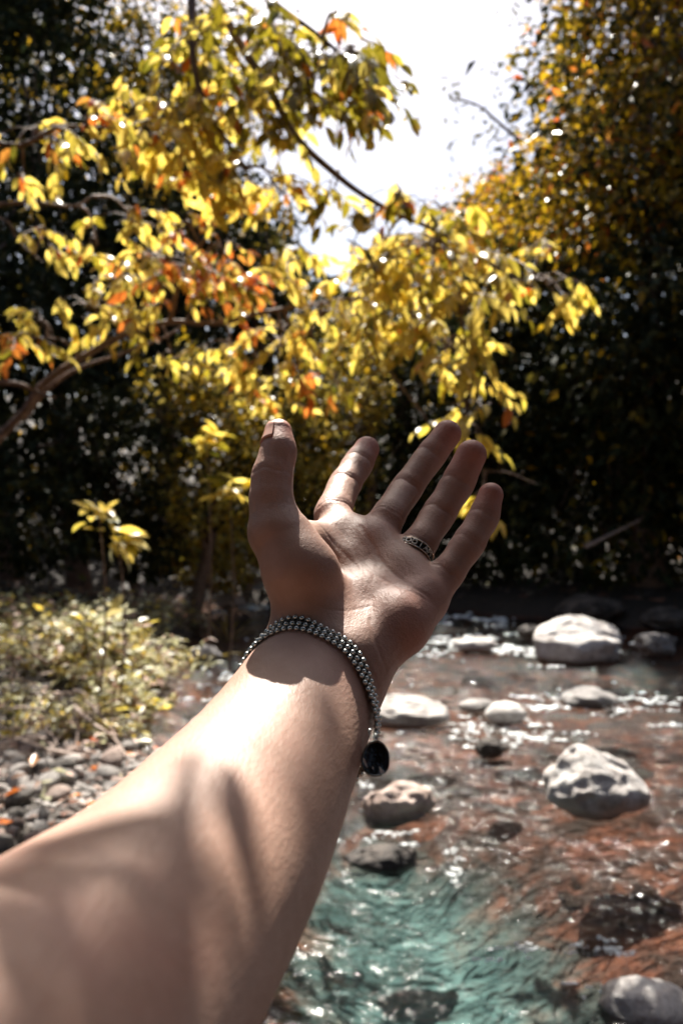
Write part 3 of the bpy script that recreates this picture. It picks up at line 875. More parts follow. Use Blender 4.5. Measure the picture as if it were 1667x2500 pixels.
o = link('foam_glints', mesh_np('foam_glints', V.reshape(-1, 3), (Ff[None] + (np.arange(n) * len(Uf))[:, None, None]).reshape(-1, 3), True, [foam_glints])); tag(o, 'white foam flecks standing in for sun glints over the riffles', 'foam_glints', kind='stuff')

# ------------------------------------------------------------------ pebbles of the beach on the left
peb_mats = [rock_mat('dry_pale_pebble', (.34, .28, .25), (.58, .52, .48), (.74, .70, .66), wet=False), rock_mat('dry_grey_pebble', (.16, .145, .135), (.34, .31, .295), (.52, .48, .46), wet=False),
    rock_mat('dry_pinkish_pebble', (.30, .19, .15), (.52, .38, .32), (.66, .55, .49), wet=False), rock_mat('dry_light_grey_pebble', (.26, .23, .21), (.46, .42, .39), (.60, .56, .53), wet=False), rock_mat('dry_dark_pebble', (.05, .042, .038), (.14, .12, .105), (.28, .25, .22), wet=False)]
protos = []
for k in range(10):
    protos.append(rock_mesh('pebble', 1, .8, .55, 100 + k, peb_mats[k % 5], rough=.14, sub=3))
r = np.random.default_rng(4)
placed = []; tries = 0
while len(placed) < 230 and tries < 6000:
    tries += 1
    y = 2.6 + 1.95 * r.random(); x = -.92 - (.05 + 1.3 * r.random())
    s = .028 + .055 * r.random() ** 1.6
    if any((x - a) ** 2 + (y - c) ** 2 < (.8 * (s + d)) ** 2 for a, c, d in placed): continue
    placed.append((x, y, s))
pu = [(x / y * FPX + 833.5, CAMZ * FPX / y + 1250) for x, y, s in placed]
vis = [k for k in range(len(placed)) if pu[k][0] > 5 and (pu[k][0] < 5 + (2121 - pu[k][1]) * 1.35)]
ordv = sorted(vis, key=lambda k: -placed[k][2])[:36]
def LAB(k, x, y, s, nm):
    if k not in ordv: return '%s rounded pebble among the pebbles of the left beach' % nm
    u, v = pu[k]; side = 'by the left picture edge' if u < 90 else ('in the middle of the beach' if u < 210 else 'towards the forearm')
    same = sorted([j for j in ordv if ((pu[j][0] < 90) == (u < 90)) and ((pu[j][0] < 210) == (u < 210)) and NMS[j % 5] == nm], key=lambda j: pu[j][1])
    o = ('farthest', 'second farthest', 'third farthest', 'fourth farthest', 'fifth farthest', 'sixth farthest', 'seventh farthest', 'eighth farthest', 'ninth farthest')[min(same.index(k), 8)]
    return '%s of the large %s pebbles %s' % (o, nm, side)
NMS = ('pale', 'grey', 'pinkish', 'grey', 'dark')
for k, (x, y, s) in enumerate(placed):
    o = link('pebble', protos[k % 10], loc=(x, y, float(ground_z(np.array(x), np.array(y))) + s * .25), rot=(r.normal() * .25, r.normal() * .25, r.random() * 6.28), scale=(s, s, s))
    nm = ('pale', 'grey', 'pinkish', 'grey', 'dark')[k % 5]
    tag(o, LAB(k, x, y, s, nm), 'pebble', '%s pebbles on the left beach' % nm)
def on_beach(r, n): return -.95 - 1.5 * r.random(n), 2.4 + 2.2 * r.random(n)
stone_field('beach_gravel', 2500, on_beach, peb_mats, .008, .03, .6, 9, 1, .3)
# ------------------------------------------------------------------ leaves
def leaf_mat(name, c1, c2, c3, transl=.45, rough=.30, spec=.5):
    m, t, b, o = new_mat(name)
    g = N(t, 'ShaderNodeNewGeometry'); oi = N(t, 'ShaderNodeObjectInfo')
    ad = N(t, 'ShaderNodeMath', operation='ADD'); t.links.new(g.outputs['Random Per Island'], ad.inputs[0]); t.links.new(oi.outputs['Random'], ad.inputs[1])
    fr_ = N(t, 'ShaderNodeMath', operation='FRACT'); t.links.new(ad.outputs[0], fr_.inputs[0])
    r = ramp(t, fr_.outputs[0], [(0, c1), (.5, c2), (1, c3)])
    n = N(t, 'ShaderNodeTexNoise', Scale=60.0, Detail=3.0); t.links.new(g.outputs['Position'], n.inputs['Vector'])
    mr = N(t, 'ShaderNodeMapRange'); mr.inputs['From Min'].default_value = .3; mr.inputs['From Max'].default_value = .7; mr.inputs['To Min'].default_value = .7; mr.inputs['To Max'].default_value = 1.15
    t.links.new(n.outputs['Fac'], mr.inputs['Value'])
    vs = N(t, 'ShaderNodeVectorMath', operation='SCALE'); t.links.new(r.outputs[0], vs.inputs[0]); t.links.new(mr.outputs[0], vs.inputs['Scale'])
    t.links.new(vs.outputs[0], b.inputs['Base Color'])
    b.inputs['Roughness'].default_value = rough; b.inputs['Specular IOR Level'].default_value = spec
    tl = N(t, 'ShaderNodeBsdfTranslucent'); t.links.new(vs.outputs[0], tl.inputs['Color'])
    mx = N(t, 'ShaderNodeMixShader'); mx.inputs[0].default_value = transl
    t.links.new(b.outputs[0], mx.inputs[1]); t.links.new(tl.outputs[0], mx.inputs[2]); t.links.new(mx.outputs[0], o.inputs['Surface'])
    return m
yellow_leaf = leaf_mat('yellow_leaf', (.76, .53, .08), (.86, .68, .16), (.62, .50, .06), .62)
orange_leaf = leaf_mat('orange_leaf', (.65, .13, .02), (.75, .24, .04), (.62, .30, .05), .50)
olive_leaf = leaf_mat('olive_leaf', (.20, .17, .015), (.34, .27, .02), (.13, .13, .015), .50)
gold_leaf = leaf_mat('gold_leaf', (.50, .29, .012), (.62, .38, .02), (.34, .25, .012), .5, .34)
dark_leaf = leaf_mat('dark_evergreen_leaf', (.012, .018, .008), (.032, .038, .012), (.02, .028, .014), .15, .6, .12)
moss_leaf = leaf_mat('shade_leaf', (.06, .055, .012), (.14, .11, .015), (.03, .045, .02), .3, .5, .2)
pale_leaf = leaf_mat('pale_ground_leaf', (.52, .51, .26), (.68, .66, .44), (.48, .38, .12), .42, .36)
dry_leaf = leaf_mat('dry_pinkish_leaf', (.40, .24, .17), (.50, .34, .27), (.25, .14, .09), .2, .6)

def leaf_template(kind):
    if kind == 'fine':
        rows = [(0, 0, 0), (.22, .17, -.01), (.5, .22, -.05), (.78, .14, -.13), (1, 0, -.24)]
    elif kind == 'slim':
        rows = [(0, 0, 0), (.35, .10, -.03), (.7, .08, -.12), (1, 0, -.26)]
    else:
        rows = [(0, 0, 0), (.4, .24, -.04), (1, 0, -.2)]
    V, F, prev = [], [], None
    for x, w, z in rows:
        if w == 0: V.append((x, 0, z)); cur = (len(V) - 1,)
        else:
            V += [(x, w, z + w * .35), (x, 0, z), (x, -w, z + w * .35)]; cur = (len(V) - 3, len(V) - 2, len(V) - 1)
        if prev is not None:
            if len(prev) == 1: F += [(prev[0], cur[1], cur[0]), (prev[0], cur[2], cur[1])]
            elif len(cur) == 1: F += [(prev[0], prev[1], cur[0]), (prev[1], prev[2], cur[0])]
            else:
                for k in (0, 1): F += [(prev[k], prev[k + 1], cur[k + 1]), (prev[k], cur[k + 1], cur[k])]
        prev = cur
    return np.array(V, float), np.array(F)
TPL = {k: leaf_template(k) for k in ('fine', 'slim', 'far')}

def frames(dirs, nrm):
    x = norm(dirs); z = norm(nrm - (nrm * x).sum(1, keepdims=True) * x); y = np.cross(z, x)
    return np.stack([x, y, z], -1)          # columns
def bake(pos, dirs, nrm, size, tpl='far'):
    T, F = TPL[tpl]; R = frames(dirs, nrm)
    V = pos[:, None] + np.einsum('nij,vj->nvi', R, T) * size[:, None, None]
    n = len(pos)
    return V.reshape(-1, 3), (F[None] + (np.arange(n) * len(T))[:, None, None]).reshape(-1, 3), len(F)
leaf_protos = {}
def leaf_proto(tpl, mat):
    k = (tpl, mat.name)
    if k not in leaf_protos:
        T, F = TPL[tpl]; leaf_protos[k] = mesh_np('leaf', T, F, True, [mat])
    return leaf_protos[k]

bark, t, b, o = new_mat('bark')
tcn = N(t, 'ShaderNodeNewGeometry'); nn = N(t, 'ShaderNodeTexNoise', Scale=24.0, Detail=6.0, Roughness=.7); t.links.new(tcn.outputs['Position'], nn.inputs['Vector'])
rb_r = ramp(t, nn.outputs['Fac'], [(.3, (.06, .035, .022)), (.55, (.20, .125, .09)), (.75, (.36, .26, .21))]); t.links.new(rb_r.outputs[0], b.inputs['Base Color'])
b.inputs['Roughness'].default_value = .7
bp = N(t, 'ShaderNodeBump', Strength=.7, Distance=.01); t.links.new(nn.outputs['Fac'], bp.inputs['Height']); t.links.new(bp.outputs[0], b.inputs['Normal'])

def PP(L): return np.array([P(*a) for a in L])
class Tree:
    """trunk and limbs as one mesh, the leaves that show largest each an object, the rest one foliage mesh"""
    def __init__(s, name, base, label, cat, group=None, seed=1):
        s.o = empty(name, tuple(base)); s.base = np.array(base); tag(s.o, label, cat, group)
        s.wood = []; s.pos = []; s.dir = []; s.nrm = []; s.size = []; s.mat = []; s.r = np.random.default_rng(seed)
    def limb(s, pts, r0, r1, seg=7, n=6, wob=.012):
        q = smooth_path(pts, n); q = q + wob * np.stack([vnoise(q * 3 + k * 9.1, 7) for k in range(3)], -1)
        s.wood.append(tube(q, np.linspace(r0, r1, len(q)), seg)); return q
    def twig(s, a, d, length, nl, size, mats, w, spread=.55, rad=.004):
        """a thin shoot with leaves in two ranks, hanging a little"""
        r = s.r; d = norm(d); side = norm(np.cross(d, [0, 0, 1.]) + 1e-3)
        n = 5; t = np.linspace(0, 1, n)[:, None]
        pts = a + d * t * length + np.array([0, 0, -.22]) * length * t ** 2
        s.wood.append(tube(pts, np.linspace(rad, rad * .45, n), 4))
        for k in range(nl):
            tt = (k + .8) / nl; c = a + d * tt * length + np.array([0, 0, -.22]) * length * tt ** 2
            sg = 1 if k % 2 else -1
            ld = norm(d * (.55 + .3 * r.random()) + side * sg * spread * (1 + .4 * r.normal()) + np.array([0, 0, -.35 - .45 * r.random()]) + .18 * r.normal(size=3))
            s.pos.append(c); s.dir.append(ld); s.nrm.append(norm(np.array([0, 0, 1.]) + .55 * r.normal(size=3)))
            s.size.append(size * (.7 + .55 * r.random())); s.mat.append(r.choice(len(mats), p=w))
    def done(s, mats, tpl='fine', n_single=300, wood_mat=bark, min_px=9):
        base = s.base
        if s.wood:
            V, F = join_arrays(s.wood); link('trunk', mesh_np('trunk', V - base, F, True, [wood_mat]), parent=s.o)
        pos = np.array(s.pos); d = np.array(s.dir); nr = np.array(s.nrm); sz = np.array(s.size); mt = np.array(s.mat)
        Y = np.maximum(pos[:, 1], .2); u = pos[:, 0] / Y * FPX; v = (CAMZ - pos[:, 2]) / Y * FPX
        px = np.where((np.abs(u) < 860) & (np.abs(v) < 1280), sz / Y * FPX, 0)
        order = np.argsort(-px); single = order[:n_single][px[order[:n_single]] > min_px]
        rest = np.setdiff1d(np.arange(len(pos)), single)
        R = frames(d, nr)
        for i in single:
            M = Matrix.Identity(4)
            for a in range(3):
                for c in range(3): M[a][c] = R[i, a, c] * sz[i]
                M[a][3] = pos[i, a] - base[a]
            o = bpy.data.objects.new('leaf', leaf_proto(tpl, mats[mt[i]])); COL.objects.link(o); o.parent = s.o; o.matrix_basis = M
        if len(rest):
            V, F, k = bake(pos[rest], d[rest], nr[rest], sz[rest], tpl)
            o = link('foliage', mesh_np('foliage', V - base, F, True, mats, np.repeat(mt[rest], k)), parent=s.o); tag(o, kind='stuff')

YOG = [yellow_leaf, orange_leaf, olive_leaf]
def spray(T, limbs, u, v, ru, rv, Y, w, dens=1.0, size=.085, dz=.35, away=1.0, mats=YOG):
    """twigs filling one spray of foliage, each on a shoot from the nearest limb"""
    n = max(3, int(dens * ru * rv * 3.14 / 2000))
    allp = np.vstack(limbs)
    c0 = P(u, v, Y); j = np.argmin(((allp - c0) ** 2).sum(1)); a = allp[j]
    m = (a + c0) / 2 + np.array([0, 0, .06])
    br = T.limb([a, m, c0], .010, .005, 5, 5, .01)
    for _ in range(n):
        th = T.r.random() * 6.28; q = T.r.random() ** .5
        yy = Y + T.r.normal() * dz
        c = P(u + ru * q * math.cos(th), v + rv * q * math.sin(th), yy)
        s0 = br[-1 - T.r.integers(0, 5)]
        T.limb([s0, (s0 + c) / 2 + np.array([0, 0, .03]), c], .004, .0025, 4, 2, 0)
        d = norm(c - s0) * .7 + np.array([T.r.normal() * .6 + .1, T.r.normal() * .5, -.15 + .2 * T.r.normal()])
        T.twig(c - norm(d) * .05, d, .13 + .10 * T.r.random(), 5 + T.r.integers(0, 4), size, mats, w, rad=.003)

# the tree leaning over the stream from the left, its long limb arching across
ta = Tree('leaning_tree', (-2.9, 4.9, .35), 'slender yellow and orange leaved tree leaning from the left with a long arching limb', 'tree', seed=3)
arch = ta.limb(np.vstack([[(-2.9, 4.9, .3)], PP([(-180, 1270, 4.7), (-20, 1085, 4.6), (60, 1003, 4.55), (104, 942, 4.5), (172, 890, 4.5), (266, 835, 4.5), (351, 803, 4.5), (428, 787, 4.5), (532, 787, 4.5), (638, 768, 4.45), (744, 749, 4.4), (850, 733, 4.4), (957, 708, 4.3), (1060, 690, 4.3)])]), .030, .006)
arch2 = ta.limb(PP([(60, 1020, 4.75), (120, 950, 4.7), (200, 895, 4.7), (300, 862, 4.7), (420, 815, 4.7), (470, 760, 4.7)]), .016, .005)
stub = ta.limb(PP([(-60, 928, 4.4), (0, 934, 4.4), (50, 938, 4.42), (90, 955, 4.46), (137, 972, 4.4)]), .018, .008)
up1 = ta.limb(PP([(418, 788, 4.5), (432, 720, 4.5), (452, 652, 4.5), (512, 570, 4.4), (556, 490, 4.4)]), .018, .006)
tw1 = ta.limb(PP([(190, 876, 4.5), (176, 850, 4.45), (140, 826, 4.4), (80, 824, 4.4)]), .010, .004)
lt1 = ta.limb(np.vstack([[(-2.9, 4.9, 1.4)], PP([(-140, 520, 4.4), (0, 500, 4.3), (90, 495, 4.3), (180, 505, 4.3), (222, 480, 4.3)])]), .016, .006)
lt2 = ta.limb(PP([(-140, 520, 4.4), (10, 535, 4.3), (50, 590, 4.3), (110, 640, 4.3)]), .010, .004)
la = [arch, up1, tw1, lt1, lt2]
Yl = (.88, .04, .08); Ol = (.32, .60, .08); Ml = (.76, .15, .09); Gl = (.45, .03, .52); Gd = (.15, .02, .83)
for a in ((130, 580, 90, 40, 4.3, Ml), (330, 545, 120, 45, 4.4, Yl), (430, 550, 80, 40, 4.4, Ol, 1.1), (270, 680, 110, 55, 4.4, Yl, 1.2), (480, 685, 130, 70, 4.5, Ol, 1.7),
          (390, 640, 110, 50, 4.4, Yl, 1.2), (110, 800, 85, 50, 4.4, Yl), (210, 740, 110, 50, 4.4, Yl), (330, 790, 100, 50, 4.4, Yl), (610, 700, 120, 60, 4.5, Ml, 1.3), (700, 640, 80, 50, 4.4, Yl), (550, 620, 80, 50, 4.5, Ol),
          (830, 790, 120, 70, 4.4, Yl, 1.4), (690, 850, 110, 70, 4.5, Ml, 1.3), (570, 850, 90, 50, 4.8, Yl), (770, 920, 80, 50, 4.6, Yl), (740, 960, 30, 40, 4.6, Ol), (640, 940, 60, 40, 4.6, Ml), (420, 880, 80, 40, 4.7, Yl, .6),
          (20, 850, 25, 40, 4.3, Ol), (240, 600, 60, 40, 4.4, Yl), (900, 700, 100, 60, 4.4, Yl, 1.5)):
    spray(ta, la, *a[:6], dens=a[6] if len(a) > 6 else 1.0, size=.090)
ta.done(YOG)

# the branch hanging in from above, nearer and larger leaved
tb = Tree('overhanging_tree', (-3.3, 3.4, .3), 'tree at the top left whose olive and yellow branches hang before the sky', 'tree', seed=9)
tr1 = tb.limb([(-3.3, 3.4, .2), (-3.2, 3.5, 2.4), (-2.6, 3.7, 3.9), (-1.6, 3.9, 4.5), tuple(P(430, -220, 4.0))], .13, .03)
h1 = tb.limb(PP([(430, -220, 4.0), (468, -40, 3.9), (470, 120, 3.8), (488, 230, 3.8), (535, 320, 3.8), (600, 420, 3.9)]), .026, .008)
h2 = tb.limb(PP([(430, -220, 4.0), (560, 60, 3.9), (650, 210, 3.8), (720, 330, 3.8), (800, 405, 3.8), (872, 462, 3.8), (965, 520, 3.8), (1060, 565, 3.8), (1180, 640, 3.9), (1300, 700, 4.0)]), .024, .006)
h3 = tb.limb(PP([(430, -220, 4.0), (640, -20, 3.7), (780, 90, 3.6), (900, 200, 3.5)]), .018, .005)
h4 = tb.limb(np.vstack([[(-2.6, 3.7, 3.9)], PP([(-40, 330, 4.0), (160, 310, 4.0), (330, 315, 4.0)])]), .018, .006)
h5 = tb.limb(PP([(1060, 565, 3.8), (1120, 700, 3.9), (1130, 800, 3.9), (1150, 920, 3.9), (1130, 1040, 3.9)]), .010, .004)
h6 = tb.limb(PP([(870, 760, 4.2), (925, 875, 4.1), (975, 945, 4.0), (1030, 1008, 3.9), (1062, 1052, 3.9), (1100, 1030, 3.9)]), .009, .004)
h7 = tb.limb(PP([(1062, 1052, 3.9), (1110, 1125, 3.9), (1190, 1146, 3.9), (1240, 1150, 3.9), (1308, 1178, 3.9)]), .006, .003)
h8 = tb.limb(PP([(780, 90, 3.6), (815, 120, 3.6), (828, 75, 3.6), (818, 35, 3.6)]), .006, .003)
lb = [h1, h2, h3, h4, h5]
for a in ((330, 260, 90, 45, 4.0, Ml), (450, 300, 150, 80, 3.9, Yl, 1.5), (610, 250, 150, 100, 3.9, Gl, 1.8), (480, 120, 130, 90, 3.9, Gl, 1.3), (600, 60, 100, 80, 3.7, Gd, 1.5), (400, 350, 110, 60, 3.9, Yl, 1.2),
          (860, 140, 90, 60, 3.6, Gd, 2.1), (880, 230, 90, 55, 3.6, Gl, 2.0), (760, 190, 80, 80, 3.7, Gd, 1.8), (700, 130, 90, 70, 3.7, Gd, 1.4), (935, 235, 40, 40, 3.6, Gl, 1.2), (90, 330, 100, 40, 4.1, Ml, 1.2), (130, 370, 60, 30, 4.1, Yl), (60, 450, 45, 28, 4.2, Yl),
          (230, 280, 60, 30, 4.0, Ol), (560, 420, 120, 70, 3.9, Yl, 1.7), (690, 480, 100, 60, 3.9, Yl, 1.0), (820, 450, 60, 40, 3.9, Gl, .6), (900, 560, 80, 50, 3.8, Gl, 1.0), (980, 480, 90, 40, 3.8, Gl, 1.2), (1080, 510, 90, 50, 3.8, Gl, 1.5),
          (1050, 620, 150, 70, 3.9, Yl, 1.9), (1210, 660, 100, 60, 4.0, Yl, 1.4), (1340, 700, 90, 35, 4.1, Yl, 1.4), (920, 660, 80, 50, 3.9, Yl, 1.1), (1130, 760, 100, 60, 3.9, Yl, 1.7), (1080, 860, 90, 60, 3.9, Yl, 1.5),
          (1170, 900, 60, 60, 3.9, Yl, 1.3), (1000, 780, 80, 60, 4.0, Yl, 1.2), (1120, 1000, 70, 35, 3.9, Yl, .8), (1140, 1075, 50, 20, 3.9, Yl, .7), (1180, 1230, 60, 25, 3.9, Yl, .8), (820, 40, 12, 14, 3.6, Ml, .3), (1330, 600, 30, 30, 4.1, Ml, .5)):
    spray(tb, lb + ([h6, h7] if a[1] > 950 else []), *a[:6], dens=a[6] if len(a) > 6 else 1.0, size=.093, dz=.25)
# twigs and leaves above the picture, added so their shade dapples the arm and the hand
def over(u, v, s):
    h, ok = hits([(u, v)]); return (h[0] if ok[0] else P(u, v, .24)) + SUN_DIR * s
def shade_limb(path, s, r0, r1):
    q = smooth_path([over(*p, s) for p in path], 4)
    tb.wood.append(tube(q, np.linspace(r0, r1, len(q)), 6)); return q
q1 = shade_limb([(470, 1840), (450, 1950), (440, 2080), (425, 2250), (430, 2420), (440, 2520)], 1.5, .004, .013)
q2 = shade_limb([(440, 2000), (330, 2010), (230, 2030), (120, 2060)], 1.5, .008, .007)
q3 = shade_limb([(800, 1700), (810, 1800), (785, 1950), (750, 2080)], 2.6, .010, .010)
tb.wood.append(tube(smooth_path([q1[-1], q1[-1] + [-.1, -.2, .3], q1[-1] + [-1.0, .2, 1.0], (-2.0, 3.8, 4.2)], 5), np.linspace(.014, .03, 16), 6))
def shade_leaves(cells, s, size, k):
    for (u, v, R) in cells:
        for _ in range(k):
            c = over(u + tb.r.normal() * R, v + tb.r.normal() * R, s + .15 * tb.r.normal())
            tb.pos.append(c); tb.dir.append(norm(tb.r.normal(size=3) + np.array([.4, .3, -.3]))); tb.nrm.append(norm(SUN_DIR + .3 * tb.r.normal(size=3)))
            tb.size.append(size * (.8 + .4 * tb.r.random())); tb.mat.append(0)
for js, lo in ((MIDDLE, 2.35), (RING, .8), (LITTLE, .8)):
    for q in np.arange(lo, 4.01, .4):
        i = min(int(q), 3); c = js[i][0] + (js[i + 1][0] - js[i][0]) * (q - i)
        for _ in range(2):
            tb.pos.append(c + SUN_DIR * (1.1 + .2 * tb.r.random()) + tb.r.normal(size=3) * .004 - np.array([.03, 0, 0])); tb.dir.append(norm([1, .1, -.1] + .2 * tb.r.normal(size=3))); tb.nrm.append(norm(SUN_DIR + .2 * tb.r.normal(size=3))); tb.size.append(.06); tb.mat.append(0)
shade_leaves([(1010, 1430, 10), (930, 1470, 12), (870, 1500, 12), (960, 1400, 10), (900, 1440, 10), (877, 1393, 6), (868, 1400, 6)], 2.4, .030, 1)
_st = tb.r.bit_generator.state
shade_leaves([(880, 1398, 4), (945, 1432, 4), (895, 1405, 4)], 1.9, .024, 1)
tb.r.bit_generator.state = _st
shade_leaves([(220, 2140, 14), (160, 2150, 14), (280, 2160, 14), (230, 2200, 14), (40, 2330, 25), (110, 2420, 25), (30, 2450, 25), (180, 2480, 25), (260, 2380, 30), (330, 2480, 20), (150, 2300, 30), (60, 2230, 20)], 2.1, .042, 1)
shade_leaves([(50, 2400, 20), (20, 2470, 20), (90, 2470, 20), (630, 2330, 8), (610, 2420, 10)], 1.5, .028, 3)
tb.done(YOG)
# ------------------------------------------------------------------ the wood round the stream
def crown_tree(name, label, cat, ells, mats, w, n, size, trunk=None, group=None, seed=1, inner=0.25, tpl='far', clump=.16, limbs=5):
    """ells: (u, v, Y, ru, rv, depth m) crown masses; leaves grow in clumps over each"""
    r = np.random.default_rng(seed)
    if trunk is None:
        e = ells[-1]; c = P(e[0], e[1], e[2]); trunk = (c[0], e[2] + e[5] * .3)
    bz = float(ground_z(np.array(trunk[0]), np.array(trunk[1])))
    base = np.array([trunk[0], trunk[1], bz - .05])
    T = empty(name, tuple(base)); tag(T, label, cat, group)
    E = [(P(e[0], e[1], e[2]), np.array([e[3] * e[2] / FPX, e[5], e[4] * e[2] / FPX])) for e in ells]
    vol = np.array([a[1][0] * a[1][2] for a in E]); vol /= vol.sum()
    top = max(E, key=lambda a: a[0][2] + a[1][2])
    wood = []
    tp = top[0] + np.array([0, 0, top[1][2] * .4]); mid = (base + tp) / 2 + np.array([r.normal() * .25, r.normal() * .2, 0])
    tk = smooth_path([base - [0, 0, .2], base + (mid - base) * .5 + r.normal(size=3) * .08, mid, tp], 8)
    hgt = tp[2] - base[2]; wood.append(tube(tk, np.linspace(.045 * hgt * .5 + .03, .02, len(tk)), 10))
    for c, R in E:
        for _ in range(limbs):
            s = tk[r.integers(len(tk) // 3, len(tk) - 2)]; e = c + R * norm(r.normal(size=3)) * .8
            wood.append(tube(smooth_path([s, (s + e) / 2 + np.array([0, 0, .15]), e], 4), np.linspace(.035, .008, 9), 5))
    V, F = join_arrays(wood); link('trunk', mesh_np('trunk', V - base, F, True, [bark]), parent=T)
    pos = []; sizes = []; out = []
    for (c, R), f in zip(E, vol):
        m = int(n * f); nc = max(12, m // 26)
        d = norm(r.normal(size=(nc, 3))); rad = np.where(r.random(nc) < inner, r.random(nc) * .8, .82 + .22 * r.random(nc))
        rad = rad * (1 + .22 * vnoise(d * 2.2 + seed * 5, seed))
        cc = c + d * rad[:, None] * R
        k = r.integers(0, nc, m)
        cs = clump * (R.mean()) * (.6 + .9 * r.random(nc))
        p = cc[k] + r.normal(size=(m, 3)) * cs[k][:, None] * np.array([1, 1, .7])
        pos.append(p); sizes.append(size * (.6 + .8 * r.random(m))); out.append(norm(p - c))
    pos = np.vstack(pos); sizes = np.concatenate(sizes); out = np.vstack(out)
    gz = ground_z(pos[:, 0], pos[:, 1]); ok = pos[:, 2] > np.maximum(gz, 0) + .03
    pos, sizes, out = pos[ok], sizes[ok], out[ok]; m = len(pos)
    dirs = norm(out * .6 + r.normal(size=(m, 3)) * .6 + [0, 0, -.35]); nr = norm(r.normal(size=(m, 3)) * .6 + [0, 0, .8])
    V, F, k = bake(pos, dirs, nr, sizes, tpl)
    mt = r.choice(len(mats), m, p=w)
    o = link('crown', mesh_np('crown', V - base, F, True, mats, np.repeat(mt, k)), parent=T); tag(o, kind='stuff')
    return T
GM = [gold_leaf, orange_leaf, moss_leaf, dark_leaf]
K = .35 if QUICK else 1.0
crown_tree('autumn_tree', 'tall golden leaved tree filling the upper right beside the open sky', 'tree',
    [(1560, 150, 10.5, 230, 280, 1.5), (1470, 420, 10.3, 230, 180, 1.4), (1600, -250, 11, 240, 260, 1.8), (1370, 640, 12.5, 140, 110, 1.2), (1600, 500, 10.5, 150, 130, 1.2)], GM, (.42, .05, .33, .20), int(17000 * K), .13, seed=11, clump=.15)
crown_tree('autumn_shrub', 'rounded orange gold tree crown at the foot of the sky gap', 'tree',
    [(1200, 560, 14, 130, 130, 1.2), (1290, 480, 14, 100, 110, 1.2), (1180, 700, 13.8, 150, 110, 1.2)], GM, (.68, .12, .15, .05), int(5500 * K), .10, seed=13)
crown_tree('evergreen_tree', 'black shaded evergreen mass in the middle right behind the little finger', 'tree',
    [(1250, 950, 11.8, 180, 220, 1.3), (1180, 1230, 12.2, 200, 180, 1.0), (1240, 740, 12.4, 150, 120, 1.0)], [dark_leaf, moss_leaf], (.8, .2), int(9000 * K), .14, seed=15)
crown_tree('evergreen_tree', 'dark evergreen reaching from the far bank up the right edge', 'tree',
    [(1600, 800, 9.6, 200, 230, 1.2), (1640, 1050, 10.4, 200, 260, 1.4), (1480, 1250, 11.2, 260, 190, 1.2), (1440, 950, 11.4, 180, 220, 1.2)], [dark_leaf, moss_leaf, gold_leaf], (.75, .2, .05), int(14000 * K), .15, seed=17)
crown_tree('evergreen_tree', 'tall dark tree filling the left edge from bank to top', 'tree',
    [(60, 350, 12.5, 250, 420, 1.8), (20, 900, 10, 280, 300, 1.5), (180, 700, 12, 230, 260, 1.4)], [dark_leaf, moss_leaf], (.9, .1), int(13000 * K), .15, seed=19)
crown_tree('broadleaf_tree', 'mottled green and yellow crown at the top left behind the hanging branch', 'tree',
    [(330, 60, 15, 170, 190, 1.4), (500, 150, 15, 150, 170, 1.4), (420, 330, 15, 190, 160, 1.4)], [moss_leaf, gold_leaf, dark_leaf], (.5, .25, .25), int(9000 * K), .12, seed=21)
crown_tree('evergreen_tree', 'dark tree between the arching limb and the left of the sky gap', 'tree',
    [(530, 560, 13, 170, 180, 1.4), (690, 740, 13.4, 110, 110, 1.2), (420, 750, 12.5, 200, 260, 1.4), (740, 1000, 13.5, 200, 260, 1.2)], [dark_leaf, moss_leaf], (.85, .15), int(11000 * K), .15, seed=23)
crown_tree('autumn_shrub', 'small leaved bush glinting yellow just behind the thumb and index finger', 'bush',
    [(820, 960, 11.6, 120, 130, .8), (780, 1160, 11.4, 130, 150, .8), (900, 820, 12, 120, 90, .8)], [gold_leaf, moss_leaf, yellow_leaf, dark_leaf], (.35, .2, .3, .15), int(11000 * K), .065, seed=25, clump=.10)
crown_tree('leafy_shrub', 'half lit bush with yellow tufts left of the thumb', 'bush',
    [(560, 1000, 9.4, 110, 110, .6), (530, 1190, 9.2, 130, 110, .6), (450, 950, 9.6, 100, 90, .6)], [gold_leaf, moss_leaf, yellow_leaf, dark_leaf], (.32, .22, .24, .22), int(7000 * K), .075, seed=27, clump=.12)
crown_tree('leafy_shrub', 'sunlit yellow green bush on the far left bank just beside the thumb base', 'bush',
    [(600, 1290, 11.6, 90, 90, .5), (540, 1370, 11.2, 110, 70, .5), (470, 1330, 11.6, 110, 90, .5)], [gold_leaf, yellow_leaf, moss_leaf, pale_leaf], (.25, .40, .2, .15), int(8000 * K), .085, seed=28, clump=.12)
crown_tree('leafy_shrub', 'dark bush low on the left bank under the arching limb', 'bush',
    [(230, 1150, 9.4, 200, 170, .7), (60, 1280, 8.8, 200, 120, .7), (350, 1310, 9.6, 150, 90, .6)], [dark_leaf, moss_leaf], (.7, .3), int(8000 * K), .10, seed=29)
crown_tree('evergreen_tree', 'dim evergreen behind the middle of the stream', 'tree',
    [(1000, 1050, 13.2, 150, 230, 1.2), (1010, 820, 13.6, 130, 110, 1.0), (960, 1300, 13, 190, 140, 1.0)], [dark_leaf, moss_leaf], (.9, .1), int(8000 * K), .14, seed=31)
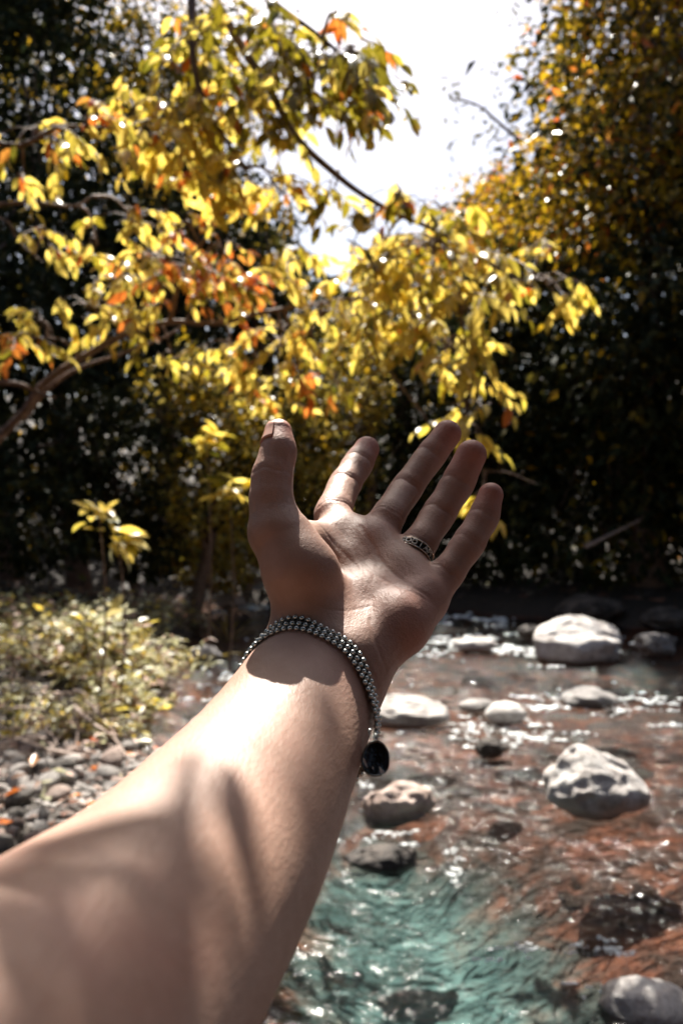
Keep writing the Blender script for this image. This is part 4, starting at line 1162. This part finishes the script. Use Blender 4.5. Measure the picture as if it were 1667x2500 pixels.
# canopies out of the top of the picture on both banks: they keep the banks in shade
crown_tree('shade_tree', 'tall dark canopy tree rising behind the left bank', 'tree', [(-300, -500, 12, 700, 420, 2.4), (-60, -250, 13.5, 300, 280, 2.0)], [dark_leaf, moss_leaf], (.8, .2), int(9000 * K), .30, seed=33, trunk=(-5.2, 12.5))
crown_tree('shade_tree', 'tall dark canopy tree rising behind the far right bank', 'tree', [(1900, -500, 13, 560, 420, 2.4), (1850, 300, 14, 500, 500, 2.0), (1480, -120, 14.5, 160, 260, 1.5)], [dark_leaf, moss_leaf], (.8, .2), int(9000 * K), .30, seed=35, trunk=(6.5, 14.5))

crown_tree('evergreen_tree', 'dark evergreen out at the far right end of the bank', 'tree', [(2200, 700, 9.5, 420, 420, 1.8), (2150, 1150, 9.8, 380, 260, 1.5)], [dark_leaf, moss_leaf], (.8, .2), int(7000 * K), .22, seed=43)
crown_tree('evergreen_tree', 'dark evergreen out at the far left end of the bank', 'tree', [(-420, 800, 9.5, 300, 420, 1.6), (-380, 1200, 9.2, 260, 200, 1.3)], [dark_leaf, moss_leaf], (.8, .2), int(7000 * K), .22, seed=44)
# unseen wood behind the camera, added to block sky light
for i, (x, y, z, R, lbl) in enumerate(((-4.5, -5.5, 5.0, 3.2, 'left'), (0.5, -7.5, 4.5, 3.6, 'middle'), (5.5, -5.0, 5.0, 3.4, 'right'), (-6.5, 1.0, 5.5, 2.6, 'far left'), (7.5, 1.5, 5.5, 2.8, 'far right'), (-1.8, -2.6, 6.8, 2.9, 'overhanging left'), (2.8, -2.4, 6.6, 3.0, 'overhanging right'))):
    r = np.random.default_rng(200 + i); bz = float(ground_z(np.array(float(x)), np.array(float(y)))); T = empty('shade_tree', (x, y, bz)); tag(T, 'broad dark tree added unseen behind the camera to block sky light, %s one' % lbl, 'tree')
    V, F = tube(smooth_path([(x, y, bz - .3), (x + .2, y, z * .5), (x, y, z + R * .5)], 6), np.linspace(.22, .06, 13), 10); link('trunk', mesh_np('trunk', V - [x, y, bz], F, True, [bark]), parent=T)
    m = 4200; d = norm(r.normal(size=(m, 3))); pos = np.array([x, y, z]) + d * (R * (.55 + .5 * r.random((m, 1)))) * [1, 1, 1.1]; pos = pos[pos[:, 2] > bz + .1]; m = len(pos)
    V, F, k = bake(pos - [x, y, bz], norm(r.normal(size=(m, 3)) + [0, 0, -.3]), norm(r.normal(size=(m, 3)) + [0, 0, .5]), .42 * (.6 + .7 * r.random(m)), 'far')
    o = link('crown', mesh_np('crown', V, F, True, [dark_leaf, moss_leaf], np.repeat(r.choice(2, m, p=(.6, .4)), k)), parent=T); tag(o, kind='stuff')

# far wood closing the view behind
r = np.random.default_rng(77)
fw = []
n = int(52000 * K)
ang = (r.random(n) - .5) * 2.4; dist = 17 + 10 * r.random(n)
x = np.sin(ang) * dist; y = np.cos(ang) * dist
u = x / y * FPX + 833
prof_ = np.interp(u, [-900, 300, 560, 700, 780, 830, 880, 960, 1100, 1300, 1500, 3000], [-200, 100, 480, 580, 660, 720, 720, 600, 520, 420, 150, -200])
vtop = prof_ + 40 * vnoise(np.stack([u / 60, 0 * u, 0 * u], -1), 4)
v = vtop + (1400 - vtop) * r.random(n) ** 1.2
z = CAMZ - (v - 1250) / FPX * y
pos = np.stack([x, y, z], -1)
V_, F_, k = bake(pos, norm(r.normal(size=(n, 3)) + [0, 0, -.3]), norm(r.normal(size=(n, 3)) + [0, 0, .5]), .40 * (.6 + .8 * r.random(n)), 'far')
o = link('far_wood', mesh_np('far_wood', V_, F_, True, [dark_leaf, moss_leaf, gold_leaf], np.repeat(r.choice(3, n, p=(.6, .25, .15)), k)))
tag(o, 'distant wood closing the view behind the stream', 'wood', kind='stuff')

# thin pale twigs with small leaves in front of the sky
td = Tree('sapling', (4.3, 12.5, .5), 'thin far sapling whose sparse leaves stand pale against the bright sky', 'tree', seed=41)
s1 = td.limb(np.vstack([[(4.3, 12.5, .4), (3.6, 12.3, 4.0)], PP([(1330, 420, 12), (1250, 330, 12), (1170, 260, 12), (1100, 240, 12)])]), .05, .01)
s2 = td.limb(PP([(1330, 420, 12), (1290, 220, 12), (1290, 120, 12)]), .02, .008)
for _ in range(70):
    q = (s1, s2)[td.r.integers(0, 2)]; a = q[td.r.integers(len(q) // 2, len(q))] + td.r.normal(size=3) * [.30, .3, .35]
    td.twig(a, td.r.normal(size=3) * [1, .6, .4], .28, 4, .10, [moss_leaf], [1], rad=.004)
td.done([moss_leaf], 'far', n_single=120, min_px=9)

# ------------------------------------------------------------------ plants of the left bank
def ground_plants(name, label, x0, y0, rx, ry, n, h, mats, w, seed, size=.05, tpl='slim', cat='plant', nl=8, group=None, single=40, flat=False):
    bz = float(ground_z(np.array(x0), np.array(y0)))
    T = Tree(name, (x0, y0, bz), label, cat, group, seed)
    for _ in range(n):
        a = T.r.random() * 6.28; q = T.r.random() ** .5
        x = x0 + rx * q * math.cos(a); y = y0 + ry * q * math.sin(a); z = float(ground_z(np.array(x), np.array(y)))
        d = np.array([T.r.normal() * .45, T.r.normal() * .35, 1]); L = h * (.5 + .8 * T.r.random())
        T.twig(np.array([x, y, max(z, 0) - .01]), d, L, nl, size, mats, w, spread=.9, rad=.0028)
    T.done(mats, tpl, single, min_px=16); return T
GW = [pale_leaf, yellow_leaf, dry_leaf, moss_leaf]
k = 0
lab = ['leafy plant by the water edge nearest the wrist, pale glinting leaves', 'bushy pale green plant in the middle of the sunlit left bank', 'low leafy plant at the left picture edge above the pebbles', 'yellowish leafy clump overhanging the brown water',
       'dusty pale plant behind the pebble beach', 'leafy clump at the top of the sunlit patch, next to the dark bush', 'small plant with dry stems over the dark hollow of the bank', 'pale plant on the left at the shade line',
       'tufted plant on the bank point where the stream narrows', 'sprawling leafy plant left of centre of the sunlit bank']
for (u, v, rx, ry, n, h) in ((380, 1640, .28, .5, 40, .36), (270, 1660, .36, .5, 56, .46), (60, 1690, .38, .5, 50, .38), (320, 1725, .22, .3, 36, .28), (140, 1780, .35, .3, 34, .18), (300, 1570, .4, .5, 60, .50), (250, 1800, .22, .25, 26, .24), (90, 1600, .5, .5, 50, .36), (430, 1525, .35, .5, 40, .40), (220, 1700, .36, .4, 60, .34)):
    Yc = on_water(v) * .97; xc = (u - 833.5) / FPX * Yc
    ground_plants('bank_plant', lab[k], xc, Yc, rx, ry, int(n * 1.35), h, GW, (.50, .16, .18, .16), 50 + k, .088, 'far' if k % 2 else 'slim', nl=9); k += 1

def blades(name, label, base, n, L, mat, seed, w=.012, up=.9, leanx=0.0):
    """long arching grass blades; each is a part"""
    r = np.random.default_rng(seed); T = empty(name, tuple(base)); tag(T, label, 'plant')
    for _ in range(n):
        a = r.random() * 6.28; d = np.array([math.cos(a) * .7 + leanx, math.sin(a) * .5, up]); d = norm(d); l = L * (.6 + .7 * r.random())
        side = norm(np.cross(d, [0, 0, 1.]) + r.normal(size=3) * .1); V = []; m = 7
        off = r.normal(size=3) * [.05, .05, 0]
        for i in range(m):
            t = i / (m - 1); c = off + d * l * t + np.array([0, 0, -.5]) * l * t ** 2.2
            ww = w * (1 - t) ** .6 * (.5 + 1.2 * min(t * 3, 1)) * .6
            V += [c - side * ww, c + np.array([0, 0, -.25 * ww]), c + side * ww]
        F = []
        for i in range(m - 1):
            for j in (0, 1): F.append((i * 3 + j, i * 3 + j + 1, i * 3 + j + 4, i * 3 + j + 3))
        link('blade', mesh_np('blade', V, np.array(F), True, [mat]), parent=T)
def bank_at(u, v, Y): 
    x = (u - 833.5) / FPX * Y; return np.array([x, Y, float(ground_z(np.array(x), np.array(Y)))])
blades('grass_tuft', 'tuft of long yellow green blades leaning over the water left of the wrist', bank_at(475, 1480, 7.2), 16, .42, yellow_leaf, 5, leanx=.3)
blades('grass_tuft', 'tuft of broad dim blades at the left edge in the shade', bank_at(40, 1560, 6.2), 14, .5, moss_leaf, 6, w=.02)
blades('grass_tuft', 'few upright pale blades by the grey rock at the left water edge', bank_at(480, 1590, 6.9), 9, .40, pale_leaf, 7, w=.016)
blades('grass_tuft', 'yellow blades hanging at the far bank next to the thumb base', bank_at(560, 1440, 9.5), 18, .55, yellow_leaf, 8, leanx=.2)
def leaf_plant(label, u, v, Y, n, L, mats, w, seed, spreadx=1.0, bias=(0, -.1, .1)):
    c = P(u, v, Y); x, y = c[0], c[1]; gz = float(ground_z(np.array(x), np.array(y)))
    T = Tree('bank_plant', (x, y, gz), label, 'plant', None, seed)
    st = T.limb([(x, y, gz - .02), (x + .04, y, (gz + c[2]) / 2), tuple(c)], .010, .005, 5, 4, .01)
    for _ in range(n):
        d = norm(T.r.normal(size=3) * [spreadx, .5, .5] + np.array(bias)); T.pos.append(c + T.r.normal(size=3) * [.05 * spreadx, .04, .04]); T.dir.append(d); T.nrm.append(norm(T.r.normal(size=3) * .4 + [0, 0, 1])); T.size.append(L * (.7 + .6 * T.r.random())); T.mat.append(T.r.choice(len(mats), p=w))
    T.done(mats, 'fine', 60)
leaf_plant('sprig of broad yellow leaves in the left shade, upper of two', 245, 1255, 5.2, 20, .11, [yellow_leaf, pale_leaf], (.8, .2), 61)
leaf_plant('bright cluster of long glossy leaves in the left shade, lower one of two', 290, 1320, 5.2, 22, .15, [yellow_leaf, pale_leaf], (.45, .55), 62, .8, (1.2, -.1, -.5))
leaf_plant('glossy leaved sprig beside the base of the thumb', 560, 1200, 7.0, 26, .17, [yellow_leaf, pale_leaf, olive_leaf], (.6, .2, .2), 63, 1.3)
leaf_plant('plant with spreading white lit leaves above the sunlit bank', 215, 1520, 6.0, 14, .16, [pale_leaf], (1,), 64, 1.4)
leaf_plant('yellow leafed sprig in front of the bush left of the thumb', 505, 1075, 7.2, 22, .17, [yellow_leaf, olive_leaf], (.7, .3), 65, 1.3)
leaf_plant('low yellow leaved plant at the left picture edge over the pebble beach', 30, 1800, 4.4, 30, .08, [yellow_leaf, olive_leaf, pale_leaf], (.5, .3, .2), 66)

# dead twigs and roots lying on the bank
dead, t, b, o = new_mat('bleached_wood'); b.inputs['Base Color'].default_value = (.36, .27, .22, 1); b.inputs['Roughness'].default_value = .7
nn = N(t, 'ShaderNodeTexNoise', Scale=30.0, Detail=5.0); rr_ = ramp(t, nn.outputs['Fac'], [(.35, (.16, .10, .075)), (.6, (.45, .35, .29))]); t.links.new(rr_.outputs[0], b.inputs['Base Color'])
def twig_obj(label, pts, r0, r1, name='dead_twig'):
    pts = np.array(pts); c = pts[0]; V, F = tube(smooth_path(pts - c, 6) , np.linspace(r0, r1, (len(pts) - 1) * 6 + 1), 7)
    o = link(name, mesh_np(name, V, F, True, [dead]), loc=tuple(c)); tag(o, label, 'twig')
def gp(u, v, h=.03):
    Y = on_water(v) ; x = (u - 833.5) / FPX * Y
    for _ in range(4):
        z = float(ground_z(np.array(x), np.array(Y))); z = max(z, -.02); Y = (CAMZ - z - h) * FPX / (v - 1250); x = (u - 833.5) / FPX * Y
    return (x, Y, z + h)
twig_obj('long bleached root curving down from the leafy bank into the stream', [gp(180, 1725, .12), gp(230, 1770, .10), gp(275, 1800, .06), gp(312, 1850, .0)], .016, .008, 'driftwood')
twig_obj('thin bleached twig beside the long curving root', [gp(200, 1700, .16), gp(262, 1765, .12), gp(300, 1830, .0)], .009, .005)
twig_obj('pale stick lying flat along the top of the pebble beach', [gp(30, 1800), gp(110, 1830, .04), (gp(220, 1850, .03))], .018, .010, 'driftwood')
twig_obj('short dry stem leaning over the dark hollow of the bank', [gp(185, 1830, .02), gp(190, 1780, .10), gp(180, 1730, .18)], .009, .005)
twig_obj('bare dead branch lying on the dark far bank at the right', [P(1430, 1335, 9.8), P(1480, 1310, 9.8), P(1560, 1270, 9.8)], .03, .012, 'driftwood')
twig_obj('pale forked stick on the far left bank next to the wrist', [P(590, 1440, 11.3), P(640, 1415, 11.2), P(690, 1418, 11.2)], .05, .03, 'driftwood')
r = np.random.default_rng(90); parts = []
for _ in range(420):
    x = -1.3 - 1.9 * r.random(); y = 4.0 + 2.6 * r.random(); z = float(ground_z(np.array(x), np.array(y))) + .01 + .10 * r.random() ** 2
    a = r.random() * 6.28; L = .08 + .22 * r.random(); d = np.array([math.cos(a), math.sin(a), r.normal() * .25]) * L
    parts.append(tube([(x, y, z), (x + d[0] / 2, y + d[1] / 2, z + d[2] / 2 + .02), (x + d[0], y + d[1], max(z + d[2], z - .02))], .003 + .004 * r.random(), 4))
V_, F_ = join_arrays(parts); o = link('dead_stems', mesh_np('dead_stems', V_, F_, True, [dead])); tag(o, 'tangle of bleached dead stems on the sunlit left bank', 'stems', kind='stuff')
# fallen leaves
n = 2600; x = -1.1 - 5 * r.random(n); y = 3.9 + 9 * r.random(n); far = r.random(n) < .12; x = np.where(far, -3 + 9 * r.random(n), x); y = np.where(far, 11 + 2.5 * r.random(n), y)
z = ground_z(x, y); ok = z > .01; x, y, z = x[ok], y[ok], z[ok]; m = len(x)
nb_x = 130; x = np.r_[x, -1.0 - 1.3 * r.random(nb_x)]; y = np.r_[y, 2.6 + 1.9 * r.random(nb_x)]; z = np.r_[z, ground_z(x[-nb_x:], y[-nb_x:]) + .05]; m = len(x)
V_, F_, k = bake(np.stack([x, y, z + .015], -1), norm(r.normal(size=(m, 3)) * [1, 1, .2]), norm(r.normal(size=(m, 3)) * .35 + [0, 0, 1]), .05 + .05 * r.random(m), 'far')
o = link('fallen_leaves', mesh_np('fallen_leaves', V_, F_, True, [dry_leaf, orange_leaf, pale_leaf], np.repeat(r.choice(3, m, p=(.6, .2, .2)), k))); tag(o, 'scattered fallen leaves on the banks', 'leaves', kind='stuff')
